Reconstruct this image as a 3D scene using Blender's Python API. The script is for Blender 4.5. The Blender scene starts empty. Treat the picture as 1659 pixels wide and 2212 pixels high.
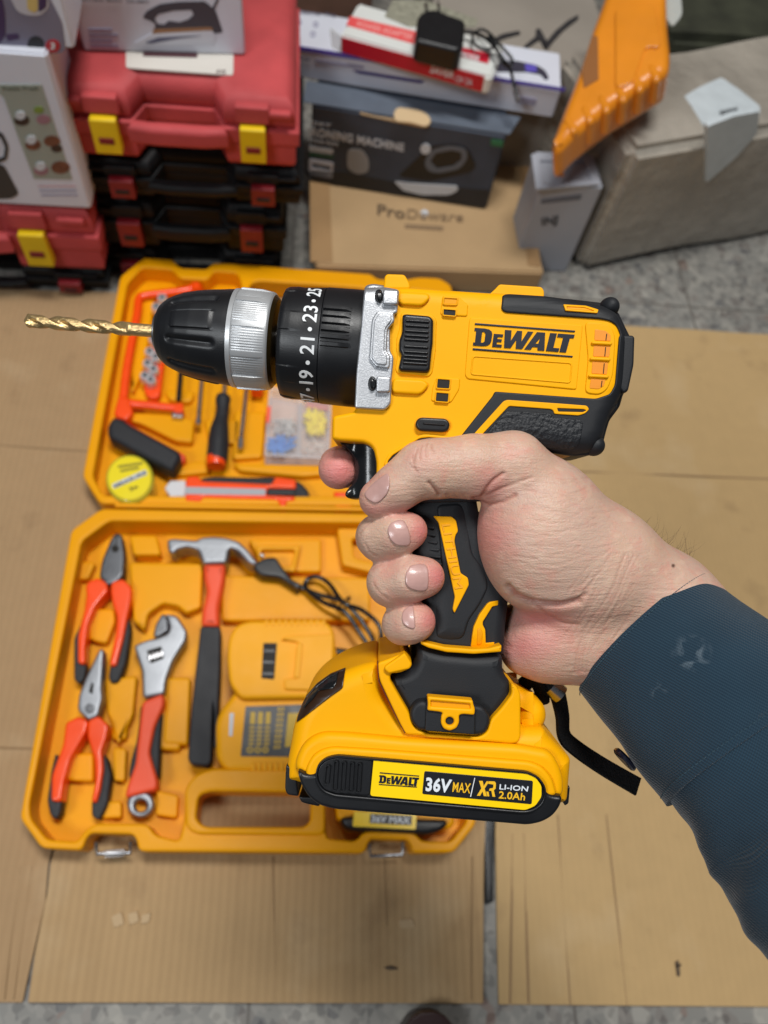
import bpy, bmesh, math, random
import numpy as np
from mathutils import Vector, Matrix
random.seed(4)
sc = bpy.context.scene
COL = sc.collection
R_ = math.radians

# ------------------------------------------------------------------ camera, world, lamps, exposure
CAMH, F, CX, CY = 0.80, 1600.0, 829.5, 1106.0
cam = bpy.data.cameras.new("camera")
cam.sensor_fit = 'VERTICAL'; cam.sensor_height = 36.0; cam.lens = F / 2212 * 36.0
cam.clip_start = 0.01; cam.clip_end = 60
cam.dof.use_dof = True; cam.dof.focus_distance = 0.300; cam.dof.aperture_fstop = 9.0
camo = bpy.data.objects.new("camera", cam); COL.objects.link(camo)
# looks 62 degrees down with a slight roll: the nadir and the case's depth lines give the three axes
_z = Vector((200, 820, F)).normalized(); _y = Vector((-29, 3656, -F)); _y = (_y - _z * _y.dot(_z)).normalized(); _x = _y.cross(_z)
MC = Matrix.Translation((0, 0, CAMH)) @ Matrix((_x, _y, _z)).to_4x4()
camo.matrix_world = MC
sc.camera = camo
w = bpy.data.worlds.new("World"); sc.world = w; w.use_nodes = True
w.node_tree.nodes['Background'].inputs[0].default_value = (0.80, 0.88, 1.0, 1)
w.node_tree.nodes['Background'].inputs[1].default_value = 0.08
def lamp(name, loc, target, size, power, col):
    l = bpy.data.lights.new(name, 'AREA'); l.shape = 'RECTANGLE'; l.size, l.size_y = size
    l.energy = power; l.color = col
    o = bpy.data.objects.new(name, l); COL.objects.link(o); o.location = loc
    o.rotation_euler = (Vector(target) - Vector(loc)).to_track_quat('-Z', 'Y').to_euler()
    return o
lamp("ceiling_and_fill_lamp", (0.20, 0.70, 2.9), (0.1, 0.45, 0), (1.1, 0.4), 70, (1.0, 0.985, 0.955))
lamp("ceiling_and_fill_lamp", (-1.15, -0.75, 2.1), (0.0, 0.5, 0.3), (0.7, 0.5), 23, (0.93, 0.97, 1.0))  # unseen front-left lamp, added to brighten upright faces turned to the camera
sc.view_settings.view_transform = 'Standard'; sc.view_settings.look = 'None'
sc.view_settings.exposure = -0.17; sc.view_settings.gamma = 1.0
sc.cycles.use_denoising = True
sc.cycles.max_bounces = 7; sc.cycles.transmission_bounces = 6; sc.cycles.transparent_max_bounces = 8

# ------------------------------------------------------------------ traced points: crops of the photo -> 1659 x 2212 view pixels
K = {'v': (0, 0, 1), 'c1': (0, 540.04, .5208), 'c2': (756.06, 540.04, .39063), 'c3': (594.04, 918.07, .39063),
     'c4': (594.04, 1350.1, .39063), 'c5': (1080.1, 918.07, .36618), 'b1': (0, 0, .4069), 'b2': (567.04, 0, .43945),
     'b3': (1107.1, 0, .34175), 'b4': (135.01, 540.04, .4069), 'b5': (27, 1080.1, .4069), 'b6': (27, 1458.1, .61849),
     'e1': (0, 0, .32552), 'e2': (594.04, 0, .42317), 'e3': (648.05, 205.2, .29297), 'e5': (459.03, 1296.1, .24406)}
def C(k, *pts):
    a, b, s = K[k]
    return [(a + p[0] * s, b + p[1] * s) + tuple(p[2:]) for p in pts]

class Fr:
    """a plane frame: P() carries a view pixel to the frame's own coordinates at height h above its plane"""
    def __init__(s, M):
        s.M = M.copy(); s.I = M.inverted()
        s.o = s.I @ MC.translation
    def P(s, px, py, h=0.0):
        d = (s.I.to_3x3() @ (MC.to_3x3() @ Vector(((px - CX) / F, -(py - CY) / F, -1))))
        t = (h - s.o.z) / d.z
        return s.o + d * t
    def W(s, px, py, h=0.0): return s.M @ s.P(px, py, h)
FLOOR = Fr(Matrix.Identity(4))
S0 = 0.30
DR = Fr(MC @ Matrix.Translation((0, 0, -S0)))         # plane of the drill's near face, facing the viewer
def at_v(px, py, A, B):                               # point of the vertical plane through A and B seen at a pixel
    d = MC.to_3x3() @ Vector(((px - CX) / F, -(py - CY) / F, -1))
    n = Vector((B.y - A.y, A.x - B.x, 0)); t = (A - MC.translation).dot(n) / d.dot(n)
    return Vector((0, 0, CAMH)) + d * t
def mpx(r, wv): return r / F * (S0 - wv)              # radius in view pixels -> metres at drill height wv

# ------------------------------------------------------------------ materials
MATS = {}
def lin(c):
    return tuple(((x / 255 + .055) / 1.055) ** 2.4 if x > 10 else x / 255 / 12.92 for x in c) + (1,)
def mat(name, rgb, rough=.5, metal=0, bump=0, bscale=400, var=0, vscale=20, spec=.5, coat=0, sss=0, alpha=1, trans=0, kind=None, aniso=None):
    if name in MATS: return MATS[name]
    m = bpy.data.materials.new(name); m.use_nodes = True
    nt = m.node_tree; N, L = nt.nodes, nt.links
    b = N['Principled BSDF']
    c = lin(rgb)
    b.inputs['Base Color'].default_value = c
    b.inputs['Roughness'].default_value = rough
    b.inputs['Metallic'].default_value = metal
    b.inputs['Specular IOR Level'].default_value = spec
    b.inputs['Coat Weight'].default_value = coat; b.inputs['Coat Roughness'].default_value = .12
    b.inputs['Alpha'].default_value = alpha
    b.inputs['Transmission Weight'].default_value = trans
    tc = N.new('ShaderNodeTexCoord')
    if var:
        n = N.new('ShaderNodeTexNoise'); n.inputs['Scale'].default_value = vscale; n.inputs['Detail'].default_value = 5
        L.new(tc.outputs['Object'], n.inputs['Vector'])
        r = N.new('ShaderNodeValToRGB'); r.color_ramp.elements[0].position = .3; r.color_ramp.elements[1].position = .7
        r.color_ramp.elements[0].color = tuple(x * (1 - var) for x in c[:3]) + (1,)
        r.color_ramp.elements[1].color = tuple(min(1, x * (1 + var)) for x in c[:3]) + (1,)
        L.new(n.outputs['Fac'], r.inputs['Fac']); L.new(r.outputs['Color'], b.inputs['Base Color'])
    # slight unevenness of the gloss
    n2 = N.new('ShaderNodeTexNoise'); n2.inputs['Scale'].default_value = 60; n2.inputs['Detail'].default_value = 6
    L.new(tc.outputs['Object'], n2.inputs['Vector'])
    mr = N.new('ShaderNodeMapRange'); mr.inputs['To Min'].default_value = max(0, rough - .07); mr.inputs['To Max'].default_value = min(1, rough + .09)
    L.new(n2.outputs['Fac'], mr.inputs['Value']); L.new(mr.outputs['Result'], b.inputs['Roughness'])
    if bump:
        n3 = N.new('ShaderNodeTexNoise'); n3.inputs['Scale'].default_value = bscale; n3.inputs['Detail'].default_value = 3
        L.new(tc.outputs['Object'], n3.inputs['Vector'])
        bp = N.new('ShaderNodeBump'); bp.inputs['Strength'].default_value = bump; bp.inputs['Distance'].default_value = .001
        L.new(n3.outputs['Fac'], bp.inputs['Height']); L.new(bp.outputs['Normal'], b.inputs['Normal'])
    MATS[name] = m
    return m
YEL = mat('yellow_plastic', (240, 169, 1), .48, bump=.05, bscale=1500, var=.03, vscale=30, spec=.16)
YEL2 = mat('shaded_recess_yellow', (232, 154, 3), .5, bump=.05, bscale=1500, spec=.25)  # darker yellow paints the shade of recesses onto flat plates
RUB = mat('black_rubber', (25, 27, 31), .58, bump=.10, bscale=2200, var=.12, vscale=60, spec=.4)
RUBT = mat('pebbled_black_rubber', (28, 30, 34), .5, bump=1.0, bscale=520, spec=.4)
BLK = mat('black_plastic', (20, 21, 24), .38, bump=.06, bscale=2000, var=.15, vscale=80, spec=.45)
BLKG = mat('glossy_black_plastic', (22, 24, 26), .22, spec=.5, bump=.02)
INK = mat('black_ink', (26, 30, 42), .3)
STK = mat('yellow_sticker', (250, 208, 8), .3, var=.02)
WHT = mat('white_print', (225, 228, 230), .5)
LTB = mat('pale_print', (200, 205, 212), .5, var=.05, vscale=300)
SILV = mat('cast_silver_metal', (184, 186, 190), .38, metal=.75, bump=.14, bscale=1600, var=.06, vscale=500)
ALU = mat('satin_aluminium', (186, 188, 190), .40, metal=.55, bump=.05, bscale=3000)
STEEL = mat('steel', (190, 190, 192), .28, metal=1, bump=.05, var=.08, vscale=80)
BRNZ = mat('oiled_bronze_steel', (95, 75, 40), .38, metal=.9)
TITAN = mat('gold_titanium_coating', (206, 176, 124), .36, metal=.85, bump=.35, bscale=900, var=.12, vscale=220)
HOLE = mat('dark_recess', (20, 14, 8), .7)  # near-black colour stands in for the shade inside openings
BROWN = mat('brown_smoke_plastic', (46, 28, 16), .3)
CASE = mat('case_orange_yellow_plastic', (236, 160, 1), .40, spec=.22, bump=.15, bscale=300, var=.05, vscale=9)
ORG = mat('orange_grip', (255, 78, 14), .34, spec=.4, coat=.25, var=.05, vscale=60)
ORGR = mat('orange_red_grip', (240, 82, 40), .5, var=.04)
BGRIP = mat('black_grip', (32, 33, 37), .6, bump=.5, bscale=350, var=.1)
REDC = mat('dusty_red_plastic', (182, 72, 74), .62, bump=.25, bscale=260, var=.16, vscale=14, spec=.3)
REDD = mat('dark_red_plastic', (120, 16, 26), .5, var=.1)
YLAT = mat('yellow_latch', (225, 190, 8), .5, var=.06)
BCASE = mat('charcoal_plastic', (17, 18, 20), .55, spec=.25, bump=.3, bscale=260, var=.2, vscale=20)
CBX = mat('carton_brown', (176, 146, 108), .8, bump=.12, bscale=500, var=.05, vscale=16, spec=.2)
TAPE = mat('brown_tape', (158, 124, 84), .5, var=.05)
WBX = mat('white_carton', (208, 211, 222), .55, var=.04, vscale=12)
GBX = mat('grey_carton', (160, 163, 172), .6, var=.05, vscale=12)
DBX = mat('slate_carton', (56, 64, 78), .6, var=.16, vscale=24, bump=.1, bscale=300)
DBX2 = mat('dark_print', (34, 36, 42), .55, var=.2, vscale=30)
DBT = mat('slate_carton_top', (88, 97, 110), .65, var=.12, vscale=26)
PURP = mat('purple_print', (92, 80, 178), .5)
REDP = mat('red_print', (190, 22, 48), .4, var=.04)
PINKP = mat('salmon_print', (226, 84, 84), .4)
LILAC = mat('grey_lilac_print', (122, 118, 136), .5, var=.05)
WEB = mat('black_webbing', (24, 24, 26), .8, bump=.9, bscale=1100, spec=.2)
# ------------------------------------------------------------------ mesh helpers
def obj(name, me, m=None, parent=None, M=None):
    o = bpy.data.objects.new(name, me); COL.objects.link(o)
    if m is not None: me.materials.clear(); me.materials.append(m)
    M = M or Matrix.Identity(4)
    if parent is not None:
        o.parent = parent; o.matrix_local = WM[parent.name].inverted() @ M
    else: o.matrix_world = M
    WM[o.name] = M.copy()
    return o
WM = {}
def thing(name, label, cat, M, base=(0, 0, 0), group=None):
    o = bpy.data.objects.new(name, None); COL.objects.link(o); o.empty_display_size = .02
    M2 = M @ Matrix.Translation(base); o.matrix_world = M2; WM[o.name] = M2.copy()
    o['label'] = label; o['category'] = cat
    if group: o['group'] = group
    return o
def tag(o, label, cat, group=None):
    o['label'] = label; o['category'] = cat
    if group: o['group'] = group
    return o
def smooth(me, ang=40):
    me.polygons.foreach_set('use_smooth', [True] * len(me.polygons))
    me.set_sharp_from_angle(angle=R_(ang)); me.update()
def wn(o):
    md = o.modifiers.new('wn', 'WEIGHTED_NORMAL'); md.keep_sharp = True; md.weight = 60
    return o
def rp(pts, r=6, seg=4):
    """round the corners of a closed outline"""
    n = len(pts); out = []
    for i in range(n):
        a, b, c = [np.array(pts[(i + k) % n][:2], float) for k in (-1, 0, 1)]
        ex = tuple(pts[i][2:])
        l1, l2 = np.linalg.norm(a - b), np.linalg.norm(c - b)
        t = min(r, l1 * .48, l2 * .48)
        if l1 < 1e-6 or l2 < 1e-6 or t < .3: out.append(tuple(b) + ex); continue
        p, q = b + (a - b) / l1 * t, b + (c - b) / l2 * t
        for k in range(seg + 1):
            s = k / seg
            out.append(tuple((1 - s) ** 2 * p + 2 * s * (1 - s) * b + s * s * q) + ex)
    return out
def curve_mesh(loops, h0, h1, bev=0.0, res=3):
    """filled outline with rounded edges; the rounding shrinks until the face comes out whole"""
    bev = min(bev, (h1 - h0) / 2 * .98)
    area = lambda l: abs(sum(l[i - 1][0] * l[i][1] - l[i][0] * l[i - 1][1] for i in range(len(l))) / 2)
    A = area(loops[0]) - sum(area(l) for l in loops[1:]); P = sum(math.dist(l[i - 1][:2], l[i][:2]) for l in loops for i in range(len(l)))
    for k in (1, .8, .6, .45, .33, .22, .12):
        me = curve_mesh_(loops, h0, h1, bev * k, res)
        top = sum(p.area for p in me.polygons if abs(p.center.z - h1) < 2e-6 and p.normal.z > .9)
        if bev == 0 or abs(top - max(0, A - P * bev * k)) < .10 * P * bev * k + .012 * A: break
        bpy.data.meshes.remove(me)
    else: me = curve_mesh_(loops, h0, h1, 0, res)
    return me
def curve_mesh_(loops, h0, h1, bev=0.0, res=3):
    c = bpy.data.curves.new('c', 'CURVE'); c.dimensions = '2D'; c.fill_mode = 'BOTH'
    bev = min(bev, (h1 - h0) / 2 * .98)
    c.extrude = (h1 - h0) / 2 - bev; c.bevel_depth = bev; c.bevel_resolution = res; c.offset = -bev
    for lp in loops:
        sp = c.splines.new('POLY'); sp.points.add(len(lp) - 1); sp.use_cyclic_u = True
        for i, p in enumerate(lp): sp.points[i].co = (p[0], p[1], 0, 1)
    o = bpy.data.objects.new('c', c)
    me = bpy.data.meshes.new_from_object(o)
    bpy.data.objects.remove(o); bpy.data.curves.remove(c)
    me.transform(Matrix.Translation((0, 0, (h0 + h1) / 2)))
    bm = bmesh.new(); bm.from_mesh(me)
    bmesh.ops.remove_doubles(bm, verts=bm.verts, dist=1e-6)
    bmesh.ops.recalc_face_normals(bm, faces=bm.faces)
    bm.to_mesh(me); bm.free(); me.materials.clear()
    return me
def grid_cut(me, g):
    bm = bmesh.new(); bm.from_mesh(me)
    for ax in (0, 1):
        lo = min(v.co[ax] for v in bm.verts); hi = max(v.co[ax] for v in bm.verts)
        n = Vector((0, 0, 0)); n[ax] = 1; x = lo + g * .73
        while x < hi:
            p = Vector((0, 0, 0)); p[ax] = x
            bmesh.ops.bisect_plane(bm, geom=bm.verts[:] + bm.edges[:] + bm.faces[:], plane_co=p, plane_no=n, dist=1e-7)
            x += g
    bm.to_mesh(me); bm.free()
def loopP(fr, pts, h):
    return [tuple(fr.P(p[0], p[1], p[2] if len(p) > 2 else h)[:2]) for p in pts]
def plate(name, pts, h0, h1, m, parent=None, fr=DR, bev=.0006, r=6, res=3, holes=(), ht=None, base=None, g=.0015, hr=None, ang=40):
    """a solid with a traced outline: stands from h0 to h1 in the frame, edges rounded by bev; base(xy) bends it over a surface"""
    ht = h1 if ht is None else ht
    loops = [loopP(fr, rp(pts, r), ht)] + [loopP(fr, rp(h, r if hr is None else hr), ht) for h in holes]
    me = curve_mesh(loops, h0, h1, bev, res)
    if base is not None:
        grid_cut(me, g)
        n = len(me.vertices); co = np.empty(n * 3); me.vertices.foreach_get('co', co); co = co.reshape(-1, 3)
        co[:, 2] += base(co[:, :2]); me.vertices.foreach_set('co', co.ravel())
    smooth(me, ang)
    return wn(obj(name, me, m, parent, fr.M))
def quadmap(q, u, v):
    a, b, c, d = [np.array(p, float) for p in q]     # TL TR BR BL, v up from the bottom
    return (a * (1 - u) + b * u) * v + (d * (1 - u) + c * u) * (1 - v)
def quad_loops(q, polys): return [[tuple(quadmap(q, *p)) for p in lp] for lp in polys]
def letters(name, q, glyphs, h0, h1, m, parent, fr=DR, base=None):
    mes = []
    for g_ in glyphs:
        loops = [loopP(fr, lp, h1) for lp in quad_loops(q, g_)]
        mes.append(curve_mesh(loops, h0, h1, 0.0))
    me = join(mes)
    return obj(name, me, m, parent, fr.M)
def join(mes):
    bm = bmesh.new()
    for me in mes:
        bm.from_mesh(me); bpy.data.meshes.remove(me)
    out = bpy.data.meshes.new('j'); bm.to_mesh(out); bm.free()
    return out
def text_mesh(s, bold=.0, ext=0.0, shear=0.0):
    c = bpy.data.curves.new('t', 'FONT'); c.body = s; c.size = 1; c.offset = bold; c.extrude = ext; c.shear = shear
    c.resolution_u = 3; c.space_character = 1.0 + bold * 2.0
    o = bpy.data.objects.new('t', c); me = bpy.data.meshes.new_from_object(o)
    bpy.data.objects.remove(o); bpy.data.curves.remove(c); me.materials.clear()
    return me
def text(name, s, q, h, m, parent, fr=DR, bold=.02, shear=0, base=None, t=.00025):
    """lettering stretched into the traced quad TL TR BR BL"""
    me = text_mesh(s, bold, .5, shear)
    n = len(me.vertices); co = np.empty(n * 3); me.vertices.foreach_get('co', co); co = co.reshape(-1, 3)
    lo, hi = co.min(0), co.max(0)
    uv = (co - lo) / np.maximum(hi - lo, 1e-9)
    for i in range(n):
        p = quadmap(q, uv[i, 0], uv[i, 1]); P = fr.P(p[0], p[1], h)
        co[i] = (P.x, P.y, h + (t if uv[i, 2] > .5 else -t))
    if base is not None: co[:, 2] += base(co[:, :2])
    me.vertices.foreach_set('co', co.ravel()); me.update()
    return obj(name, me, m, parent, fr.M)
def mesh_from(verts, faces, name='m'):
    me = bpy.data.meshes.new(name); me.from_pydata([tuple(v) for v in verts], [], faces); me.update()
    return me
def tube(name, pts, r, m, parent=None, M=None, seg=10, rad=None, sub=6, flat=1.0, closed=False):
    """round (or flattened) tube through points, Catmull-Rom smoothed"""
    P = [np.array(p, float) for p in pts]; rr = rad or [r] * len(P)
    out, ro = [], []
    n = len(P)
    for i in range(n if closed else n - 1):
        if closed: p0, p1, p2, p3 = P[i - 1], P[i], P[(i + 1) % n], P[(i + 2) % n]; ra, rb = rr[i], rr[(i + 1) % n]
        else: p0, p1, p2, p3 = P[max(i - 1, 0)], P[i], P[i + 1], P[min(i + 2, n - 1)]; ra, rb = rr[i], rr[i + 1]
        for k in range(sub):
            t = k / sub
            out.append(.5 * ((2 * p1) + (-p0 + p2) * t + (2 * p0 - 5 * p1 + 4 * p2 - p3) * t * t + (-p0 + 3 * p1 - 3 * p2 + p3) * t ** 3))
            ro.append(ra + (rb - ra) * t)
    if not closed: out.append(P[-1]); ro.append(rr[-1])
    V, Fc = [], []
    up = np.array((0, 0, 1.0)); N = len(out)
    for i in range(N):
        a, b = out[(i - 1) % N] if (closed or i) else out[0], out[(i + 1) % N] if (closed or i < N - 1) else out[-1]
        t = b - a; t /= max(np.linalg.norm(t), 1e-9)
        s = np.cross(t, up); ls = np.linalg.norm(s)
        s = s / ls if ls > 1e-3 else np.array((1.0, 0, 0))
        u = np.cross(s, t)
        for k in range(seg):
            a_ = 2 * math.pi * k / seg
            V.append(out[i] + ro[i] * (math.cos(a_) * s + math.sin(a_) * u * flat))
    for i in range(N if closed else N - 1):
        for k in range(seg):
            j = (i + 1) % N
            Fc.append((i * seg + k, i * seg + (k + 1) % seg, j * seg + (k + 1) % seg, j * seg + k))
    if not closed:
        Fc.append(tuple(range(seg))[::-1]); Fc.append(tuple(range((N - 1) * seg, N * seg)))
    me = mesh_from(V, Fc); smooth(me, 60)
    return obj(name, me, m, parent, M)
def lathe_fn(name, prof, axis_o, axis_d, up, m, parent, M, seg=96, mod=None, cap=True, ang=35, sub=1):
    """prof: (s, r) pairs along the axis; mod(s, theta, r) -> r"""
    o, d, u = Vector(axis_o), Vector(axis_d).normalized(), Vector(up)
    u = (u - d * u.dot(d)).normalized(); v = d.cross(u)
    pr = []
    for (a, b) in zip(prof[:-1], prof[1:]):
        for k in range(sub): pr.append((a[0] + (b[0] - a[0]) * k / sub, a[1] + (b[1] - a[1]) * k / sub))
    pr.append(prof[-1])
    V, Fc = [], []
    for (s, r) in pr:
        for k in range(seg):
            th = 2 * math.pi * k / seg
            rr = mod(s, th, r) if mod else r
            V.append(o + d * s + (u * math.cos(th) + v * math.sin(th)) * rr)
    for i in range(len(pr) - 1):
        for k in range(seg):
            Fc.append((i * seg + k, i * seg + (k + 1) % seg, (i + 1) * seg + (k + 1) % seg, (i + 1) * seg + k))
    if cap: Fc.append(tuple(range(seg))[::-1]); Fc.append(tuple(range((len(pr) - 1) * seg, len(pr) * seg)))
    me = mesh_from(V, Fc)
    bm = bmesh.new(); bm.from_mesh(me); bmesh.ops.recalc_face_normals(bm, faces=bm.faces); bm.to_mesh(me); bm.free()
    smooth(me, ang)
    return obj(name, me, m, parent, M)
def circ(cx, cy, r, n=28, ry=None):
    return [(cx + r * math.cos(2 * math.pi * k / n), cy + (ry or r) * math.sin(2 * math.pi * k / n)) for k in range(n)]
def pill(x0, y0, x1, y1, r, n=8):
    a = math.atan2(y1 - y0, x1 - x0)
    o = [(x1 + r * math.cos(a - math.pi / 2 + math.pi * k / n), y1 + r * math.sin(a - math.pi / 2 + math.pi * k / n)) for k in range(n + 1)]
    return o + [(x0 + r * math.cos(a + math.pi / 2 + math.pi * k / n), y0 + r * math.sin(a + math.pi / 2 + math.pi * k / n)) for k in range(n + 1)]
def poly_dist(poly):
    A = np.array(poly); B = np.roll(A, -1, 0)
    def f(xy):
        d = np.full(len(xy), 1e9); inside = np.zeros(len(xy), bool)
        for a, b in zip(A, B):
            ab = b - a; t = np.clip(((xy - a) @ ab) / max(ab @ ab, 1e-12), 0, 1)
            d = np.minimum(d, np.hypot(*(xy - a - t[:, None] * ab).T))
            c = ((a[1] > xy[:, 1]) != (b[1] > xy[:, 1]))
            x = (b[0] - a[0]) * (xy[:, 1] - a[1]) / (b[1] - a[1] if abs(b[1] - a[1]) > 1e-12 else 1e-12) + a[0]
            inside ^= c & (xy[:, 0] < x)
        return np.where(inside, d, -d)
    return f
def round_base(poly, R):
    f = poly_dist(poly)
    def h(xy):
        d = np.clip(f(xy), 0, R)
        return -R + np.sqrt(np.maximum(R * R - (R - d) ** 2, 0))
    return h
# ------------------------------------------------------------------ the cordless drill (in the plane DR)
drill = thing('cordless_drill', 'yellow and black cordless drill with golden twist bit, held above the open case',
              'power drill', DR.M, DR.P(1000, 1000, -.03))
def dp(name, pts, h0, h1, m, parent=None, **k): return plate(name, pts, h0, h1, m, parent or drill, DR, **k)
BODY = C('c2', (110, 205), (330, 196), (790, 226), (1064, 240), (1390, 300), (1478, 345), (1520, 430), (1538, 500), (1520, 760), (1480, 850),
         (1425, 950), (1400, 1040), (1340, 1118), (1250, 1128), (1100, 1108), (900, 1075)) + \
       C('c3', (900, 330), (700, 420), (590, 470), (560, 330), (562, 205), (545, 128), (500, 99), (350, 89), (316, 80), (318, 0)) + C('c1', (1380, 690), (1475, 672))
BR = .0075
DOME = C('c2', (-400, 215), (330, 196), (790, 226), (1064, 240), (1390, 300), (1478, 345), (1520, 430), (1538, 500), (1520, 760), (1480, 850),
         (1425, 950), (1400, 1040), (1340, 1118), (1250, 1128), (1100, 1108), (900, 1075), (500, 1500), (-400, 1500))
bodypoly = loopP(DR, rp(DOME, 10), -.004)
HB = round_base(bodypoly, BR)
body = dp('housing', BODY, -.050, 0, YEL, bev=.0022, res=5, r=10, ht=-.002, base=HB, g=.0017)
# tabs on top
dp('top_tab', C('c2', (185, 240), (192, 168), (205, 156), (300, 159), (316, 186), (330, 215), (330, 240)), -.034, -.006, YEL, bev=.002, ht=-.012)
dp('top_tab', C('c2', (760, 262), (800, 226), (818, 204), (1050, 219), (1064, 242), (1062, 280)), -.034, -.004, YEL, bev=.002, ht=-.008)
# rubber overmould at the rear
RO = C('c2', (833, 262), (870, 247, ), (1062, 260), (1200, 270), (1390, 292), (1480, 345), (1520, 430), (1545, 480), (1535, 770), (1508, 800), (1488, 870), (1432, 945),
       (1415, 1000), (1402, 1060), (1345, 1130), (1250, 1136), (1100, 1112), (900, 1100), (600, 1045), (790, 805), (800, 782), (1360, 822), (1440, 795), (1468, 745),
       (1490, 480), (1500, 465), (1480, 415), (1440, 392), (1380, 382), (860, 346), (838, 330))
RO = [(p[0], p[1], -.004) for p in RO[:18]] + [(p[0], p[1], .0006) for p in RO[18:]]
over = dp('rubber_overmould', RO, -.003, .0010, RUB, bev=.0007, base=HB, g=.0016, r=7)
dp('rear_shell', [(p[0], p[1]) for p in C('c2', (1000, 262), (1200, 270), (1390, 292), (1482, 345), (1522, 430), (1547, 480), (1537, 770), (1510, 800), (1490, 870), (1434, 945),
       (1417, 1000), (1402, 1060), (1345, 1132), (1250, 1139), (1100, 1116), (900, 1102), (900, 900))], -.050, -.0085, RUB, bev=.004, ht=-.012, parent=over)
# raised rear block and knobs
dp('rear_bumper', C('c2', (1493, 476), (1555, 478), (1566, 490), (1561, 640), (1530, 785), (1505, 798), (1468, 748)), -.040, -.0015, RUB, bev=.002, ht=-.004)
def knob(k, p, r, wv):
    c = C(k, p)[0]; P = DR.P(c[0], c[1], wv); rr = mpx(r * K[k][2], wv)
    bm = bmesh.new(); bmesh.ops.create_uvsphere(bm, u_segments=28, v_segments=18, radius=rr)
    for v in bm.verts: v.co.z *= 1.5
    bmesh.ops.translate(bm, verts=bm.verts, vec=P)
    me = bpy.data.meshes.new('k'); bm.to_mesh(me); bm.free(); smooth(me, 60)
    return obj('rubber_knob', me, RUB, over, DR.M)
knob('c2', (1432, 318), 54, -.010); knob('c2', (1348, 1082), 58, -.008)
# yellow panel seen through the overmould (the face behind the badge)
# yellow stripe and vents in the rubber
STRIPE = C('c2', (665, 1040), (850, 835), (872, 828), (1180, 850), (1310, 860), (1324, 880), (1302, 903), (1265, 915), (1130, 906), (1125, 886), (1110, 879), (880, 862), (712, 1040))
dp('accent_stripe', STRIPE, -.001, .0016, YEL, bev=.0003, base=HB, r=4, holes=[C('c2', (1146, 874), (1295, 880), (1308, 887), (1288, 896), (1152, 893))], hr=2, parent=body)
dp('vent_slot', C('c2', (1146, 874), (1295, 880), (1308, 887), (1288, 896), (1152, 893)), -.0008, .0012, HOLE, bev=.0001, base=HB, r=1, parent=body)
dp('textured_pad', C('c2', (862, 888), (1110, 900), (1130, 925), (1275, 938), (1290, 960), (1272, 1075), (1240, 1098), (900, 1080), (735, 1035)), -.001, .0017, RUBT, bev=.0005, base=HB, r=5, parent=over)
TV = C('c2', (1182, 297), (1310, 301), (1379, 325), (1370, 348), (1192, 335))
dp('accent_vent', TV, -.001, .0018, YEL, bev=.0003, base=HB, r=2, parent=body, g=.001, holes=[C('c2', (1200, 311), (1300, 313), (1352, 332), (1350, 335), (1203, 324))], hr=1)
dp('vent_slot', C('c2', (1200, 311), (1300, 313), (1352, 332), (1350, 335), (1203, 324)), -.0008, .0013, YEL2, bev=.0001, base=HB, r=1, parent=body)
# badge panel with lettering
dp('badge_panel', C('c2', (667, 372), (1285, 415), (1287, 430), (1253, 768), (1240, 770), (650, 712), (636, 690), (660, 390)), -.001, .0006, YEL, bev=.0004, r=6, parent=body)
dp('badge_frame', C('c2', (676, 582), (1232, 621), (1222, 738), (665, 690)), -.001, .0010, YEL, bev=.0003, r=8, parent=body,
   holes=[C('c2', (684, 591), (1224, 629), (1214, 729), (674, 681))], hr=6)
LOGO = [
 [[(0,0),(0,.17),(.018,.17),(.018,.83),(0,.83),(0,1),(.10,1),(.145,.96),(.172,.86),(.182,.7),(.182,.32),(.172,.15),(.145,.04),(.10,0)], [(.078,.19),(.078,.81),(.097,.81),(.112,.74),(.114,.66),(.114,.34),(.112,.26),(.097,.19)]],
 [[(.198,0),(.198,.74),(.292,.74),(.292,.58),(.24,.58),(.24,.46),(.286,.46),(.286,.30),(.24,.30),(.24,.16),(.295,.16),(.295,0)]],
 [[(.302,1),(.368,1),(.378,.42),(.424,1),(.474,1),(.486,.42),(.530,1),(.586,1),(.508,0),(.442,0),(.432,.5),(.388,0),(.322,0)]],
 [[(.530,0),(.622,1),(.704,1),(.738,0),(.668,0),(.662,.17),(.610,.17),(.597,0)], [(.628,.36),(.661,.36),(.666,.68)]],
 [[(.754,0),(.754,1),(.822,1),(.822,.2),(.884,.2),(.884,0)]],
 [[(.834,1),(1,1),(1,.8),(.962,.8),(.962,0),(.894,0),(.894,.8),(.834,.8)]]]
letters('logo_lettering', C('c2', (690, 430), (1243, 468), (1215, 568), (680, 527)), LOGO, -.0004, .0010, INK, body)
dp('logo_rule', C('c2', (691, 403), (1246, 445), (1244, 455), (690, 413)), -.0004, .0010, INK, bev=.0001, r=1, parent=body)
dp('logo_rule', C('c2', (679, 542), (1233, 585), (1231, 594), (678, 553)), -.0004, .0010, INK, bev=.0001, r=1, parent=body)
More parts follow.
